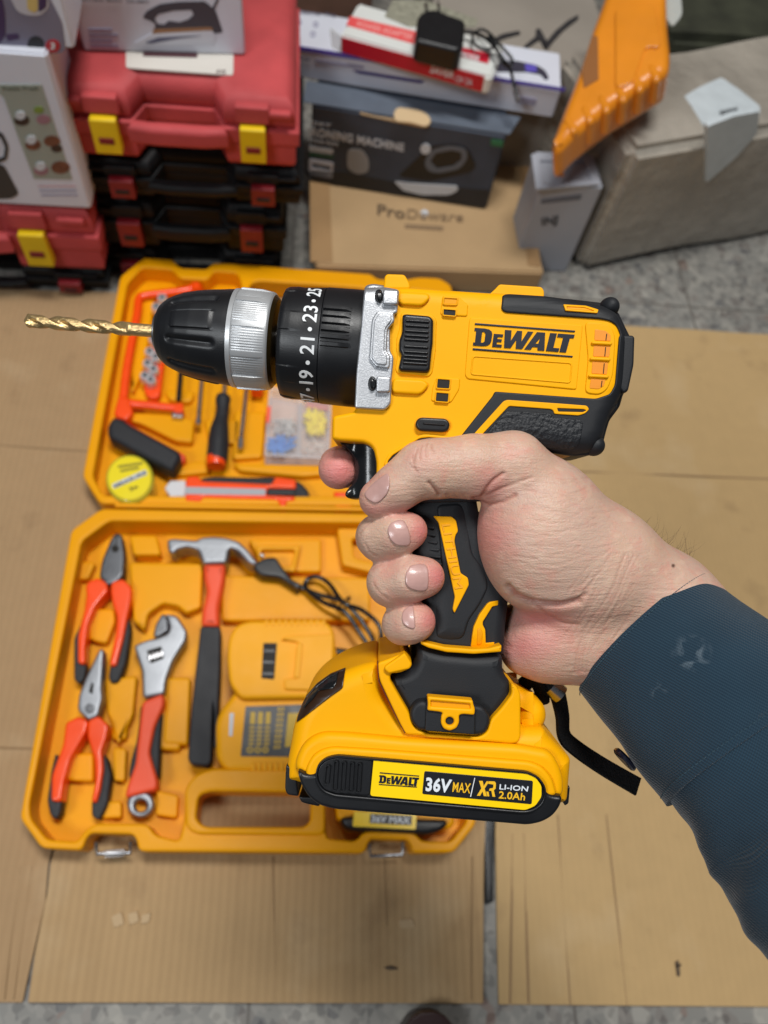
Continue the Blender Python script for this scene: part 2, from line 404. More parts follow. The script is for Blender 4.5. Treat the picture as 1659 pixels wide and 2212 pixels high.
# rear vent window
dp('vent_surround', C('c2', (1300, 395), (1400, 400), (1448, 425), (1468, 480), (1455, 690), (1425, 770), (1380, 800), (1300, 790), (1318, 600)), -.001, .0007, YEL, bev=.0005, r=12, parent=body)
VS = [C('c2', (1355, 438), (1412, 446), (1440, 468), (1442, 504), (1352, 499)), C('c2', (1349, 526), (1440, 531), (1434, 592), (1344, 588)),
      C('c2', (1341, 614), (1428, 620), (1421, 688), (1336, 683)), C('c2', (1333, 710), (1414, 716), (1404, 752), (1375, 769), (1325, 765))]
for v in VS:
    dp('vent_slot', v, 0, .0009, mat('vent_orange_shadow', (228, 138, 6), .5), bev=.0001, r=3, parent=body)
for x, y0, y1 in ((1418, 462, 500), (1412, 536, 588), (1404, 626, 684), (1392, 722, 758)):
    dp('vent_slot', C('c2', (x, y0), (x + 5, y0), (x, y1), (x - 5, y1)), 0, .0011, HOLE, bev=.0001, r=1, parent=body)
for y in (515, 603, 698):
    dp('vent_bar', pill(*C('c2', (1345 - (y - 515) * .09, y - 3))[0], *C('c2', (1442 - (y - 515) * .1, y + 2))[0], 3.4), 0, .0019, YEL, bev=.0006, r=1, parent=body)
# slider switch, bezel and ribs
SL = C('c2', (290, 362), (310, 357), (440, 368), (461, 390), (458, 520), (452, 560), (442, 665), (425, 680), (282, 672), (268, 655), (285, 580), (271, 560), (272, 500), (288, 458))
dp('switch_bezel', C('c2', (283, 340), (455, 354), (480, 384), (474, 560), (456, 680), (436, 702), (262, 684), (250, 660), (262, 580), (255, 550), (258, 480), (272, 440)), -.001, .0007, YEL, bev=.0006, r=8, parent=body)
sw = dp('speed_switch', SL, -.002, .0032, BLK, bev=.0014, r=6, res=4, ht=.0015)
for i, y in enumerate((388, 415, 445, 470, 492, 530, 560, 582, 602, 622)):
    a = C('c2', (312 - i * 1.6, y), (434 - i * 1.3, y + 8))
    dp('switch_rib', pill(*a[0], *a[1], 2.6), .0028, .0040, BLK, bev=.0005, r=1, parent=sw)
# screw windows
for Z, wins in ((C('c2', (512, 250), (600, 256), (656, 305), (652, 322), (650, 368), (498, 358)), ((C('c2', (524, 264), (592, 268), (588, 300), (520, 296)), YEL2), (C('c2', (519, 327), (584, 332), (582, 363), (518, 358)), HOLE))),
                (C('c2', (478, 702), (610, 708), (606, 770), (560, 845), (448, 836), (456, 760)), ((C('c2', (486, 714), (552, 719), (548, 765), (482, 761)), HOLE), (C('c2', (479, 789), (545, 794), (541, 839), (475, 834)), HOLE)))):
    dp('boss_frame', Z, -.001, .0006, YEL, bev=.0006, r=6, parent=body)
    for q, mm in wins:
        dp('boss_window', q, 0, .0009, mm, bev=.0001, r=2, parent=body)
        cx = sum(p[0] for p in q) / 4; cy = sum(p[1] for p in q) / 4
        q2 = [(cx + (p[0] - cx) * 1.22, cy + (p[1] - cy) * 1.35) for p in q]
        dp('window_rim', q2, 0, .0014, YEL, bev=.0004, r=3, parent=body, holes=[q], hr=2)
# raised ridges on the housing shoulder
dp('shoulder_boss', C('c2', (262, 222), (430, 232), (445, 262), (405, 310), (268, 300)), -.001, .0018, YEL, bev=.0014, r=12, base=HB, parent=body)
dp('shoulder_boss', C('c2', (236, 706), (408, 716), (440, 745), (395, 800), (228, 790)), -.001, .0020, YEL, bev=.0016, r=12, parent=body)
# forward/reverse button
b = C('c2', (400, 962), (515, 968))
dp('button_bezel', pill(*b[0], *b[1], 17), -.001, .0006, YEL2, bev=.0003, r=1, parent=body)
dp('direction_button', pill(*b[0], *b[1], 14.6), -.002, .0030, BLK, bev=.0022, r=1, res=5)
dp('button_rib', pill(*C('c2', (410, 958))[0], *C('c2', (520, 966))[0], 2.2), .002, .0036, BLK, bev=.0005, r=1, parent=drill)
# silver gear bracket
BK = C('c2', (78, 215), (90, 195), (125, 186), (200, 190), (273, 212), (268, 290), (262, 345), (246, 352), (246, 395), (222, 420), (222, 560), (242, 590), (236, 660), (232, 690), (226, 850), (195, 884), (25, 874), (34, 680), (60, 420))
br = dp('gear_bracket', BK, -.004, .0026, SILV, bev=.0008, base=HB, r=7, g=.0012)
dp('bracket_side', C('c2', (80, 197), (125, 185), (272, 209), (226, 852), (195, 887), (24, 877)), -.048, -.0085, SILV, bev=.002, ht=-.010, r=10, parent=br)
dp('bracket_panel', C('c2', (150, 338), (240, 342), (246, 392), (224, 418), (208, 440), (202, 560), (222, 590), (220, 640), (212, 655), (142, 645), (106, 600), (122, 380)), .001, .0042, SILV, bev=.0006, r=4, base=HB, parent=br)
dp('bracket_panel_inset', C('c2', (158, 352), (226, 356), (230, 390), (208, 415), (194, 440), (188, 560), (205, 590), (203, 636), (148, 630), (120, 596), (134, 392)), .003, .0049, SILV, bev=.0004, r=5, base=HB, parent=br)
for p, q in (((165, 250), (268, 268)), ((128, 738), (226, 752))):
    a = C('c2', p, q)
    dp('screw_boss', C('c2', (p[0] + 18, p[1] - 42), (q[0], q[1] - 50), (q[0] - 4, q[1] + 34), (p[0] + 15, p[1] + 48)), .001, .0050, SILV, bev=.0016, r=6, base=HB, parent=br)
    scw = dp('screw', circ(a[0][0] - 1, a[0][1], 7, ry=14), .001, .0052, BLKG, bev=.0018, r=1, base=HB)
    dp('screw_washer', circ(a[0][0] - 2, a[0][1], 9, ry=16), .001, .0034, BLK, bev=.0004, r=1, base=HB, parent=scw)

# nose group: everything turned about one axis
AW = -.0265
A0 = DR.P(341, 716, AW); A1 = DR.P(773, 755, AW); AX = (A1 - A0).normalized(); UP = Vector((0, 0, 1))
pxm = 1 / (F / (S0 - AW))                             # metres per view pixel at the axis
def sx(x): return (x - 341) * pxm / AX.x * 1.0
def rr(p): return p * pxm
def near(s, a, b, e): return max(0, min(1, (s - a) / e)) * max(0, min(1, (b - s) / e))
def angd(a, b): return abs((a - b + math.pi) % (2 * math.pi) - math.pi)
# theta 0 points at the viewer, +90deg = d x up ; image angle measured below the axis
SGN = 1 if AX.cross(UP).y < 0 else -1
G = [R_(a) * SGN for a in (-38, 20, 57, -75, 95, 135, 180, 225)]
PN = R_(-8) * SGN
def sleeve(s, th, r):
    g = 0
    sn = s / sx(508)
    for a in G: g = max(g, math.exp(-(angd(th, a) / .075) ** 2))
    r -= .0013 * g * near(sn, .22, .88, .06)
    for a in (PN, PN + 2.1, PN - 2.1):
        d = angd(th, a)
        if d < .2 and .30 < sn < .82: r += .0004
        if d > .2 and d < .225 and .29 < sn < .83: r -= .0003
    return r
prof = [(sx(346), rr(20)), (sx(347), rr(52)), (sx(350), rr(58)), (sx(356), rr(64)), (sx(366), rr(72)), (sx(380), rr(79)), (sx(400), rr(87)), (sx(430), rr(94)), (sx(465), rr(99)), (sx(500), rr(102)), (sx(508), rr(102.5))]
chuck = lathe_fn('chuck_sleeve', prof, A0, AX, UP, BLK, drill, DR.M, seg=256, mod=sleeve, sub=8, ang=50)
lathe_fn('chuck_nose', [(sx(338), rr(14)), (sx(338), rr(34)), (sx(340), rr(41)), (sx(347), rr(43)), (sx(350), rr(43))], A0, AX, UP, STEEL, drill, DR.M)
def ring(s, th, r):
    sn = (s - sx(508)) / (sx(590) - sx(508))
    k = .5 + .5 * math.cos(th * 120)
    seg = (th * SGN - R_(-8)) % R_(32.7)
    broad = 1 if seg < R_(6.5) else 0
    if .16 < sn < .95: r += .0007 if broad else .0001 - .00015 * k
    return r
lathe_fn('silver_ring', [(sx(508), rr(100)), (sx(509), rr(104)), (sx(518), rr(105)), (sx(520), rr(103)), (sx(522), rr(104)), (sx(586), rr(103.5)), (sx(590), rr(102)), (sx(593), rr(99))], A0, AX, UP, ALU, drill, DR.M, seg=1080, mod=ring, sub=3, ang=30)
lathe_fn('ring_back', [(sx(592), rr(99)), (sx(600), rr(90)), (sx(601), rr(40))], A0, AX, UP, BRNZ, drill, DR.M)
lathe_fn('spindle', [(sx(596), rr(40)), (sx(602), rr(40)), (sx(603), rr(34)), (sx(618), rr(34))], A0, AX, UP, BLKG, drill, DR.M)
def col1(s, th, r):
    for a in (-62, -11, 44, 95, 150, 205, 260):
        d = angd(th, R_(a) * SGN)
        if d < .17 and s < sx(652): r += .0004
    return r
lathe_fn('torque_collar', [(sx(612), rr(60)), (sx(613), rr(106)), (sx(616), rr(112)), (sx(622), rr(115)), (sx(640), rr(117)), (sx(699), rr(122)), (sx(700), rr(119.5))], A0, AX, UP, BLK, drill, DR.M, seg=360, mod=col1, sub=4, ang=30)
def col2(s, th, r):
    t = (th * SGN - R_(-27)) 
    if sx(703) < s < sx(760) and R_(-27) < ((th * SGN + math.pi) % (2 * math.pi) - math.pi) < R_(13): r += .0011 * (1 if math.sin(t * 52) > -.1 else 0)
    return r
lathe_fn('mode_collar', [(sx(700), rr(119.5)), (sx(701), rr(122.5)), (sx(704), rr(123)), (sx(760), rr(124)), (sx(790), rr(124))], A0, AX, UP, BLK, drill, DR.M, seg=360, mod=col2, sub=5, ang=30)
Vv = AX.cross(UP)
def on_collar(s0, thc, me, R, size, rot90=True):
    n = len(me.vertices); co = np.empty(n * 3); me.vertices.foreach_get('co', co); co = co.reshape(-1, 3)
    lo, hi = co.min(0), co.max(0); mid = (lo + hi) / 2
    for i in range(n):
        x, y = (co[i, 0] - mid[0]) * size, (co[i, 1] - mid[1]) * size
        th = (R_(thc) - x / R) * SGN; s = s0 - y
        P = A0 + AX * s + (UP * math.cos(th) + Vv * math.sin(th)) * (R + .00012 + co[i, 2] * .0002)
        co[i] = P
    me.vertices.foreach_set('co', co.ravel()); me.update(); return me
for k, t_ in enumerate(('25', '23', '21', '19', '17', '15')):
    obj('collar_number', on_collar(sx(678), -50 + 31.5 * k, text_mesh(t_, .013, .5), rr(120.8), .0082), WHT, drill, DR.M)
    dm = bpy.data.meshes.new('d'); bm = bmesh.new(); bmesh.ops.create_cone(bm, segments=20, radius1=.10, radius2=.10, depth=1, cap_ends=True); bm.to_mesh(dm); bm.free()
    obj('collar_dot', on_collar(sx(681), -50 + 15.8 + 31.5 * k, dm, rr(120.8), .0088), WHT, drill, DR.M)
# golden twist bit: spiral-fluted body and plain shank
tipx = 50; L = sx(341) - sx(tipx)
bo = A0; BD = DR.P(52, 692, AW) - A0; BL = BD.length; BD.normalize()
def helix():
    V, Fc = [], []; n, seg = 150, 40; u = Vector((0, 0, 1)); u = (u - BD * u.dot(BD)).normalized(); v = BD.cross(u); r0 = rr(14.5)
    for i in range(n):
        s = BL * i / (n - 1); k = i / (n - 1)
        tip = min(1, (1 - k) / .035 + .12); fl = max(0, min(1, (k - .20) / .07)); tw = 11.5 * k * 1.15
        for j in range(seg):
            a = 2 * math.pi * j / seg; ph = (a - tw) % math.pi
            c = math.cos(ph * 2) ; flute = (max(0, c) ** .8) * .56 * fl
            land = .05 * fl if abs(ph - 1.05) < .12 else 0
            r = r0 * (1 - .06 * (k < .2)) * (1 - flute + land) * tip
            V.append(bo + BD * s + (u * math.cos(a) + v * math.sin(a)) * r)
    for i in range(n - 1):
        for j in range(seg): Fc.append((i * seg + j, i * seg + (j + 1) % seg, (i + 1) * seg + (j + 1) % seg, (i + 1) * seg + j))
    Fc.append(tuple(range(seg))); Fc.append(tuple(range((n - 1) * seg, n * seg))[::-1])
    me = mesh_from(V, Fc); bm = bmesh.new(); bm.from_mesh(me); bmesh.ops.recalc_face_normals(bm, faces=bm.faces); bm.to_mesh(me); bm.free(); smooth(me, 50); return me
obj('twist_bit', helix(), TITAN, drill, DR.M)

# trigger
TR = C('c3', (345, 86), (400, 80), (500, 84), (570, 120), (580, 200), (575, 310), (500, 400), (440, 410), (400, 404), (386, 388), (392, 366), (424, 330), (441, 285), (444, 235), (432, 185), (405, 135))
TRD = (lambda f: (lambda xy: f(xy)))(lambda xy: -.0035 * np.exp(-((xy[:, 0] - DR.P(*C('c3', (430, 240))[0], -.008).x) / .004) ** 2))
dp('trigger', TR, -.036, -.0060, BLKG, bev=.0026, res=6, r=8, ht=-.009, base=TRD, g=.001)
# handle
HG = C('c3', (820, 330), (1105, 330), (1108, 420), (1135, 570), (1200, 730), (1265, 860), (1284, 930), (1274, 1010), (1262, 1120), (1255, 1230), (1250, 1262), (1100, 1268), (900, 1246), (790, 1215), (800, 1000), (770, 800), (740, 600), (690, 430), (620, 330))
HANDTOP = -.0055
hpoly = loopP(DR, rp(HG, 10), -.014)
HH = (lambda f: (lambda xy: HANDTOP + f(xy)))(round_base(hpoly, .0115))
grip = dp('handle', HG, -.046, HANDTOP, RUB, bev=.0115, res=8, r=10, ht=-.014)
# grip part above thumb, black field in front of the thumb knuckle
dp('handle_shoulder', C('c3', (622, 270), (622, 200), (650, 168), (800, 72), (850, 66), (1010, 78), (1100, 80), (1300, 200), (1200, 420), (800, 430), (640, 360)), -.010, .0012, RUB, bev=.0010, r=6)
dp('accent_stripe', C('c3', (606, 290), (606, 205), (628, 160), (795, 58), (830, 50), (960, 62), (1012, 70), (1008, 84), (955, 78), (850, 68), (800, 74), (650, 168), (624, 200), (624, 290)), -.001, .0014, YEL, bev=.0005, r=4)
facet = dp('grip_facet', C('c3', (900, 440), (1040, 430), (1075, 500), (1090, 620), (1100, 720), (1175, 800), (1195, 900), (1140, 1010), (1080, 1090), (1050, 1200), (960, 1215), (900, 1200), (870, 1000), (930, 800)), -.001, .0012, RUB, bev=.0010, r=14, base=HH, parent=grip)
BOLT = C('c3', (880, 503), (985, 507), (1010, 530), (1021, 590), (1006, 612), (1000, 645), (1035, 826), (1076, 852), (1082, 892), (1000, 1053), (989, 1028), (1002, 960), (960, 770), (910, 540))
bolt = dp('accent_bolt', BOLT, -.001, .0024, YEL, bev=.0005, r=4, base=HH, parent=grip)
lq = C('c3', (928, 552), (975, 548), (1048, 908), (1002, 915))
text('moulded_lettering', 'LITHIUM', [lq[1], lq[2], lq[3], lq[0]], .0026, mat('lithium_groove', (234, 160, 4), .6), grip, bold=.0, base=HH, t=.00015)
for i in range(17):
    y = 568 + i * 41; x1 = (870 + i * 8 if i < 9 else 938 + (9 - abs(i - 9)) * 4 - (i - 9) * 3)
    x1 = [888, 895, 905, 915, 924, 930, 935, 945, 958, 966, 975, 948, 936, 925, 915, 910, 905][i]
    a = C('c3', (x1 - 75, y - 1), (x1 - 7, y + 4))
    dp('grip_rib', pill(*a[0], *a[1], 2.9), 0, .0010, RUB, bev=.0004, r=1, base=HH, g=.003, parent=grip)
RG = C('c3', (805, 1196), (830, 1200), (940, 1226), (1095, 1240), (1100, 1180), (1108, 1130), (1140, 1060), (1185, 1000), (1200, 990), (1278, 978), (1276, 1008), (1215, 1016), (1160, 1100), (1160, 1118), (1174, 1145), (1178, 1223), (1252, 1216), (1250, 1256), (1100, 1266), (950, 1256), (850, 1232), (812, 1214))
dp('accent_ring', RG, -.004, .0022, YEL, bev=.0004, r=2, base=HH, g=.0012, parent=grip)
dp('accent_ring', C('c3', (803, 1192), (830, 1202), (940, 1228), (1095, 1240), (1180, 1236), (1254, 1218), (1252, 1256), (1100, 1268), (950, 1258), (850, 1234), (808, 1214)), -.012, .0006, YEL, bev=.0008, r=3, parent=grip)
dp('accent_inset', C('c3', (1128, 1140), (1145, 1130), (1160, 1160), (1156, 1232), (1128, 1234)), .001, .0026, YEL2, bev=.0004, r=4, base=HH, g=.002, parent=grip)
# neck and foot
NK = C('c4', (793, 108), (900, 140), (1100, 160), (1254, 152), (1254, 240), (1270, 275), (1300, 315), (1305, 380), (1240, 470), (1190, 530), (1150, 600), (900, 605), (790, 590), (740, 500), (690, 410), (636, 320), (636, 262), (700, 258), (750, 240), (772, 190))
npoly = loopP(DR, rp(NK, 12), -.010); HN = (lambda f: (lambda xy: -.001 + f(xy)))(round_base(npoly, .008))
neck = dp('neck', NK, -.050, -.001, RUB, bev=.0045, res=7, r=14, ht=-.006)
FT = C('c4', (567, 205), (600, 195), (722, 148), (755, 200), (757, 222), (742, 240), (690, 262), (640, 264), (636, 300), (690, 395), (740, 480), (770, 560), (840, 595), (1120, 614), (1170, 590), (1190, 520), (1250, 455), (1306, 380), (1302, 318), (1335, 335), (1356, 380), (1356, 620), (1340, 648), (1300, 652), (720, 602), (690, 545), (640, 440), (580, 310), (568, 260))
foot = dp('foot', FT, -.056, .0026, YEL, bev=.0014, r=8, ht=.001, parent=drill)
dp('foot_lobe', C('c4', (1330, 330), (1350, 342), (1450, 400), (1485, 440), (1492, 500), (1470, 550), (1440, 566), (1340, 572), (1330, 560)), -.046, -.008, YEL, bev=.006, res=5, r=12, ht=-.016, parent=foot)
dp('foot_tab', C('c4', (606, 222), (715, 148), (726, 160), (757, 210), (745, 236), (628, 262), (604, 240)), -.020, .0048, YEL, bev=.0012, r=5, ht=.002, parent=foot)
dp('clip_recess', C('c4', (800, 418), (900, 428), (1100, 442), (1150, 450), (1188, 500), (1190, 545), (1165, 600), (1120, 612), (840, 586), (790, 582), (750, 530), (745, 480), (765, 440)), -.012, .0046, RUB, bev=.0018, r=14, ht=.004, parent=foot)
dp('clip_slab', C('c4', (838, 410), (1108, 440), (1104, 608), (830, 586)), 0, .0062, RUB, bev=.0005, r=4, parent=foot)
dp('belt_clip_mount', C('c4', (842, 396), (1095, 418), (1097, 440), (1107, 465), (1104, 500), (1040, 494), (1018, 500), (1020, 540), (1005, 572), (968, 588), (932, 575), (917, 545), (920, 505), (928, 488), (910, 482), (842, 474), (846, 440)), .002, .0078, YEL, bev=.0008, r=5,
   holes=[circ(*C('c4', (967, 534))[0], 9), C('c4', (862, 420), (1078, 438), (1080, 466), (864, 452))], hr=2, parent=foot)
dp('clip_floor', C('c4', (855, 414), (1085, 432), (1085, 474), (858, 460)), .002, .0066, YEL2, bev=.0002, r=2, parent=foot)
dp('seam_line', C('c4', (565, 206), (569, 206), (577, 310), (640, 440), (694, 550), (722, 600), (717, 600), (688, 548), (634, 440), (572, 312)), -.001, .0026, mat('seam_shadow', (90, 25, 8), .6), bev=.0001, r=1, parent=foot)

# ---- battery pack
BT = C('c4', (567, 196), (480, 212), (385, 248), (300, 292), (220, 350), (160, 420), (122, 500), (105, 560), (88, 660), (68, 765), (66, 850), (700, 950), (1500, 980), (1610, 972), (1630, 730), (1600, 700), (1505, 600), (1480, 560), (1340, 560), (700, 500), (600, 380))
bat = dp('battery_pack', BT, -.062, .0008, YEL, bev=.007, res=7, r=14, ht=-.006)
bpoly = loopP(DR, rp(BT, 14), -.006); HBT = (lambda f: (lambda xy: .0008 + f(xy)))(round_base(bpoly, .007))
dp('battery_rail', C('c4', (64, 764), (118, 800), (135, 940), (70, 930), (58, 900)), -.050, -.002, BLK, bev=.0016, r=6, ht=-.004, parent=bat)
dp('battery_rail', C('c4', (1596, 890), (1622, 880), (1614, 972), (1594, 985), (1580, 960)), -.045, -.005, BLK, bev=.0008, r=3, ht=-.008, parent=bat)
dp('battery_latch', C('c4', (135, 930), (260, 930), (250, 985), (186, 972), (152, 962)), -.045, -.006, BLK, bev=.0012, r=4, ht=-.010, parent=bat)
dp('display_window', C('c4', (386, 256), (380, 300), (374, 348), (300, 400), (200, 478), (112, 552), (118, 520), (135, 470), (165, 412), (222, 346), (300, 290)), -.001, .0012, BROWN, bev=.0004, r=3, base=HBT, g=.0012, parent=bat)
dp('display_bezel', C('c4', (345, 274), (340, 320), (325, 350), (240, 372), (205, 420), (150, 470), (175, 410), (225, 350), (290, 300)), 0, .0020, BLKG, bev=.0005, r=3, base=HBT, g=.0014, parent=bat)
dp('battery_shoulder', C('c4', (110, 790), (118, 735), (150, 665), (200, 618), (270, 592), (400, 597), (715, 626), (1340, 662), (1500, 690), (1540, 720), (1578, 790), (1596, 860), (1592, 950), (1500, 950), (1440, 900), (300, 860), (180, 850)), -.030, .0052, YEL, bev=.0032, r=16, res=5, ht=.003, parent=bat)
dp('battery_shoulder', C('c4', (165, 822), (178, 775), (210, 720), (262, 688), (320, 676), (560, 690), (1410, 756), (1480, 785), (1535, 850), (1560, 945), (1500, 950), (1400, 900), (300, 860), (200, 860)), -.020, .0076, YEL, bev=.0016, r=14, res=4, ht=.007, parent=bat)
LOWP = C('c4', (120, 802), (172, 832), (222, 826), (228, 800), (245, 768), (280, 738), (335, 722), (400, 724), (1400, 815), (1462, 846), (1495, 890), (1504, 932), (1540, 948), (1594, 950), (1580, 1005), (1540, 1060), (1480, 1095), (1400, 1112), (1300, 1103), (330, 1024), (240, 1000), (180, 950), (140, 880))
low = dp('battery_base', LOWP, -.060, .0086, BLK, bev=.0016, r=12, res=4, ht=.0086, parent=bat)
INR = C('c4', (240, 870), (232, 820), (246, 776), (286, 744), (345, 730), (1398, 822), (1455, 850), (1488, 895), (1492, 940), (1470, 990), (1420, 1024), (1370, 1030), (330, 938), (270, 915))
dp('base_rim', C('c4', (225, 880), (222, 826), (235, 775), (278, 738), (340, 723), (1400, 815), (1462, 846), (1497, 890), (1504, 940), (1482, 1002), (1425, 1040), (1370, 1046), (330, 955), (262, 928)), .006, .0100, BLK, bev=.0006, r=10, holes=[INR], hr=10, parent=bat)
dp('grip_panel', C('c4', (242, 868), (235, 820), (248, 778), (288, 746), (345, 732), (540, 748), (524, 945), (330, 932), (272, 910)), .006, .0094, BLK, bev=.0004, r=8, parent=bat)
for x, y0, y1 in ((290, 788, 872), (334, 764, 906), (378, 768, 910), (422, 772, 914), (464, 776, 918)):
    a = C('c4', (x + 2, y0), (x - 7, y1))
    dp('grip_slot', pill(*a[0], *a[1], 5.8), .008, .0106, BLK, bev=.0009, r=1, parent=bat, holes=[pill(*a[0], *a[1], 3.0)], hr=.1)
stk = dp('sticker', C('c4', (546, 742), (1385, 820), (1440, 842), (1474, 890), (1474, 950), (1440, 1000), (1385, 1024), (526, 945)), .008, .0097, STK, bev=.0001, r=6, parent=bat)
dp('sticker_field', C('c4', (826, 808), (1427, 862), (1420, 992), (814, 935)), .009, .0099, mat('black_sticker_field', (24, 26, 32), .35), bev=.0001, r=4, parent=bat)
SH = .0100
letters('logo_lettering', C('c4', (577, 831), (797, 846), (790, 892), (574, 873)), LOGO, .0094, SH, INK, bat)
for q in (C('c4', (579, 815), (798, 834), (797, 838), (579, 820)), C('c4', (574, 880), (786, 895), (785, 899), (574, 884))):
    dp('logo_rule', q, .0094, SH, INK, bev=.00005, r=.5, parent=bat)
text('voltage_lettering', '36V', C('c4', (836, 840), (980, 853), (964, 928), (832, 918)), SH, mat('white_ink', (222, 228, 234), .35), bat, bold=.034)
text('label_lettering', 'MAX', C('c4', (986, 868), (1084, 876), (1078, 930), (980, 921)), SH, mat('gold_ink', (240, 186, 36), .4), bat, bold=.010)
dp('label_slash', C('c4', (1103, 845), (1107, 846), (1084, 950), (1079, 949)), .0096, SH, WHT, bev=.00005, r=.5, parent=bat)
X = [[(.0, 1), (.22, 1), (.30, .66), (.46, 1), (.60, 1), (.36, .50), (.52, 0), (.34, 0), (.25, .30), (.12, 0), (-.06, 0), (.17, .50)]]
Rr = [[(.50, 1), (.92, 1), (1.0, .9), (1.0, .55), (.90, .42), (1.0, .0), (.84, 0), (.76, .38), (.62, .38), (.66, .52), (.84, .56), (.86, .64), (.86, .80), (.54, .84)], ]
R2 = [[(.46, .30), (.60, .30), (.66, 0), (.55, 0)]]
letters('label_emblem', C('c4', (1128, 862), (1222, 866), (1218, 950), (1122, 944)), [X, Rr, R2], .0096, SH, MATS['gold_ink'], bat)
text('label_lettering', 'LI-ION', C('c4', (1243, 880), (1402, 892), (1396, 920), (1240, 908)), SH, MATS['white_ink'], bat, bold=.012)
text('label_lettering', '2.0Ah', C('c4', (1240, 918), (1386, 930), (1380, 970), (1236, 958)), SH, MATS['gold_ink'], bat, bold=.014)
# wrist strap
def dpt(k, *p): return [tuple(DR.P(a[0], a[1], a[2])) for a in C(k, *p)]
ws = tube('wrist_strap', dpt('c4', (1370, 420, -.030), (1375, 340, -.030), (1400, 300, -.028), (1470, 300, -.028), (1500, 330, -.028), (1540, 360, -.028)), .0026, WEB, drill, DR.M, seg=12)
tube('strap_loop', dpt('c4', (1375, 330, -.028), (1430, 296, -.026), (1470, 350, -.028), (1478, 420, -.030)), .0034, WEB, drill, DR.M, seg=12)
tube('strap_crimp', dpt('c4', (1520, 335, -.028), (1580, 385, -.028)), .0042, STEEL, drill, DR.M, seg=16)
def ribbon(name, ctr, w2, th, m, parent):
    """webbing: flat strip along points with a width direction in the picture plane"""
    P = [np.array(p, float) for p in ctr]; out = []
    for i in range(len(P) - 1):
        p0, p1, p2, p3 = P[max(i - 1, 0)], P[i], P[i + 1], P[min(i + 2, len(P) - 1)]
        for k in range(8):
            t = k / 8; out.append(.5 * ((2 * p1) + (-p0 + p2) * t + (2 * p0 - 5 * p1 + 4 * p2 - p3) * t * t + (-p0 + 3 * p1 - 3 * p2 + p3) * t ** 3))
    out.append(P[-1]); V, Fc = [], []; N = len(out)
    for i in range(N):
        t = out[min(i + 1, N - 1)] - out[max(i - 1, 0)]; t /= np.linalg.norm(t)
        s = np.cross(t, (0.1, .2, 1.0)); s /= np.linalg.norm(s)
        tw = .5 + .5 * math.sin(i / N * 3.0); u = np.cross(s, t)
        s2 = s * math.cos(tw * .6) + u * math.sin(tw * .6); u = np.cross(s2, t)
        for a, b_ in ((1, 1), (-1, 1), (-1, -1), (1, -1)): V.append(out[i] + s2 * a * w2 + u * b_ * th)
    for i in range(N - 1):
        for k in range(4): Fc.append((i * 4 + k, i * 4 + (k + 1) % 4, i * 4 + 4 + (k + 1) % 4, i * 4 + 4 + k))
    Fc += [(0, 1, 2, 3), tuple(range(N * 4 - 4, N * 4))[::-1]]
    me = mesh_from(V, Fc); bm = bmesh.new(); bm.from_mesh(me); bmesh.ops.recalc_face_normals(bm, faces=bm.faces); bm.to_mesh(me); bm.free(); smooth(me, 45)
    return obj(name, me, m, parent, DR.M)
ribbon('strap_webbing', dpt('c5', (330, 1560, -.030), (350, 1625, -.032), (368, 1720, -.034), (378, 1830, -.036), (440, 1900, -.036), (600, 2010, -.036), (815, 2135, -.034)), .0042, .0007, WEB, drill)
# ------------------------------------------------------------------ the hand and forearm: one smooth surface grown from a distance field
def hp(x, y, wv): return np.array(DR.P(x, y, wv))
def cap(P, a, b, ra, rb):
    ab = b - a; L2 = ab @ ab
    t = np.clip(((P - a) @ ab) / max(L2, 1e-12), 0, 1)
    d = P - a - t[:, None] * ab
    return np.sqrt((d * d).sum(1)) - (ra + (rb - ra) * t)
def ell(P, c, R, rot=0):
    d = P - c
    if rot:
        cs, sn = math.cos(rot), math.sin(rot)
        d = np.stack([d[:, 0] * cs + d[:, 1] * sn, -d[:, 0] * sn + d[:, 1] * cs, d[:, 2]], 1)
    q = d / np.array(R); l = np.sqrt((q * q).sum(1))
    return (l - 1) * min(R) * np.clip(l, .3, 2) ** 0 if min(R) == max(R) else l * (l - 1) / np.maximum(np.sqrt((d * d / np.array(R) ** 4).sum(1)), 1e-6)
def smin(a, b, k):
    h = np.clip(.5 + .5 * (b - a) / k, 0, 1)
    return b + (a - b) * h - k * h * (1 - h)
def chain(P, nodes, k=.004):
    d = None
    for a, b in zip(nodes[:-1], nodes[1:]):
        e = cap(P, hp(*a[:3]), hp(*b[:3]), mpx(a[3], a[2]), mpx(b[3], b[2]))
        d = e if d is None else smin(d, e, k)
    return d
MID = [(1140, 1150, -.058, 40), (1000, 1150, -.066, 46), (860, 1158, -.062, 50), (822, 1160, -.040, 46), (818, 1160, -.016, 47), (826, 1161, -.0035, 52), (856, 1153, .0015, 48), (884, 1147, .0015, 40)]
RNG = [(1160, 1250, -.058, 40), (1020, 1250, -.064, 46), (890, 1255, -.062, 48), (852, 1257, -.040, 45), (842, 1257, -.016, 46), (846, 1258, -.0035, 51), (885, 1250, .0015, 49), (917, 1247, .0015, 44)]
PNK = [(1170, 1345, -.056, 36), (1030, 1345, -.062, 38), (915, 1348, -.060, 40), (880, 1348, -.040, 38), (866, 1348, -.016, 38), (870, 1348, -.0045, 42), (888, 1345, -.001, 42), (901, 1342, -.001, 40)]
IDX = [(1100, 1040, -.062, 44), (960, 1010, -.068, 46), (830, 1000, -.062, 46), (752, 1006, -.046, 44), (733, 1008, -.030, 40), (731, 1012, -.0175, 38.5), (731, 1016, -.0165, 38.5)]
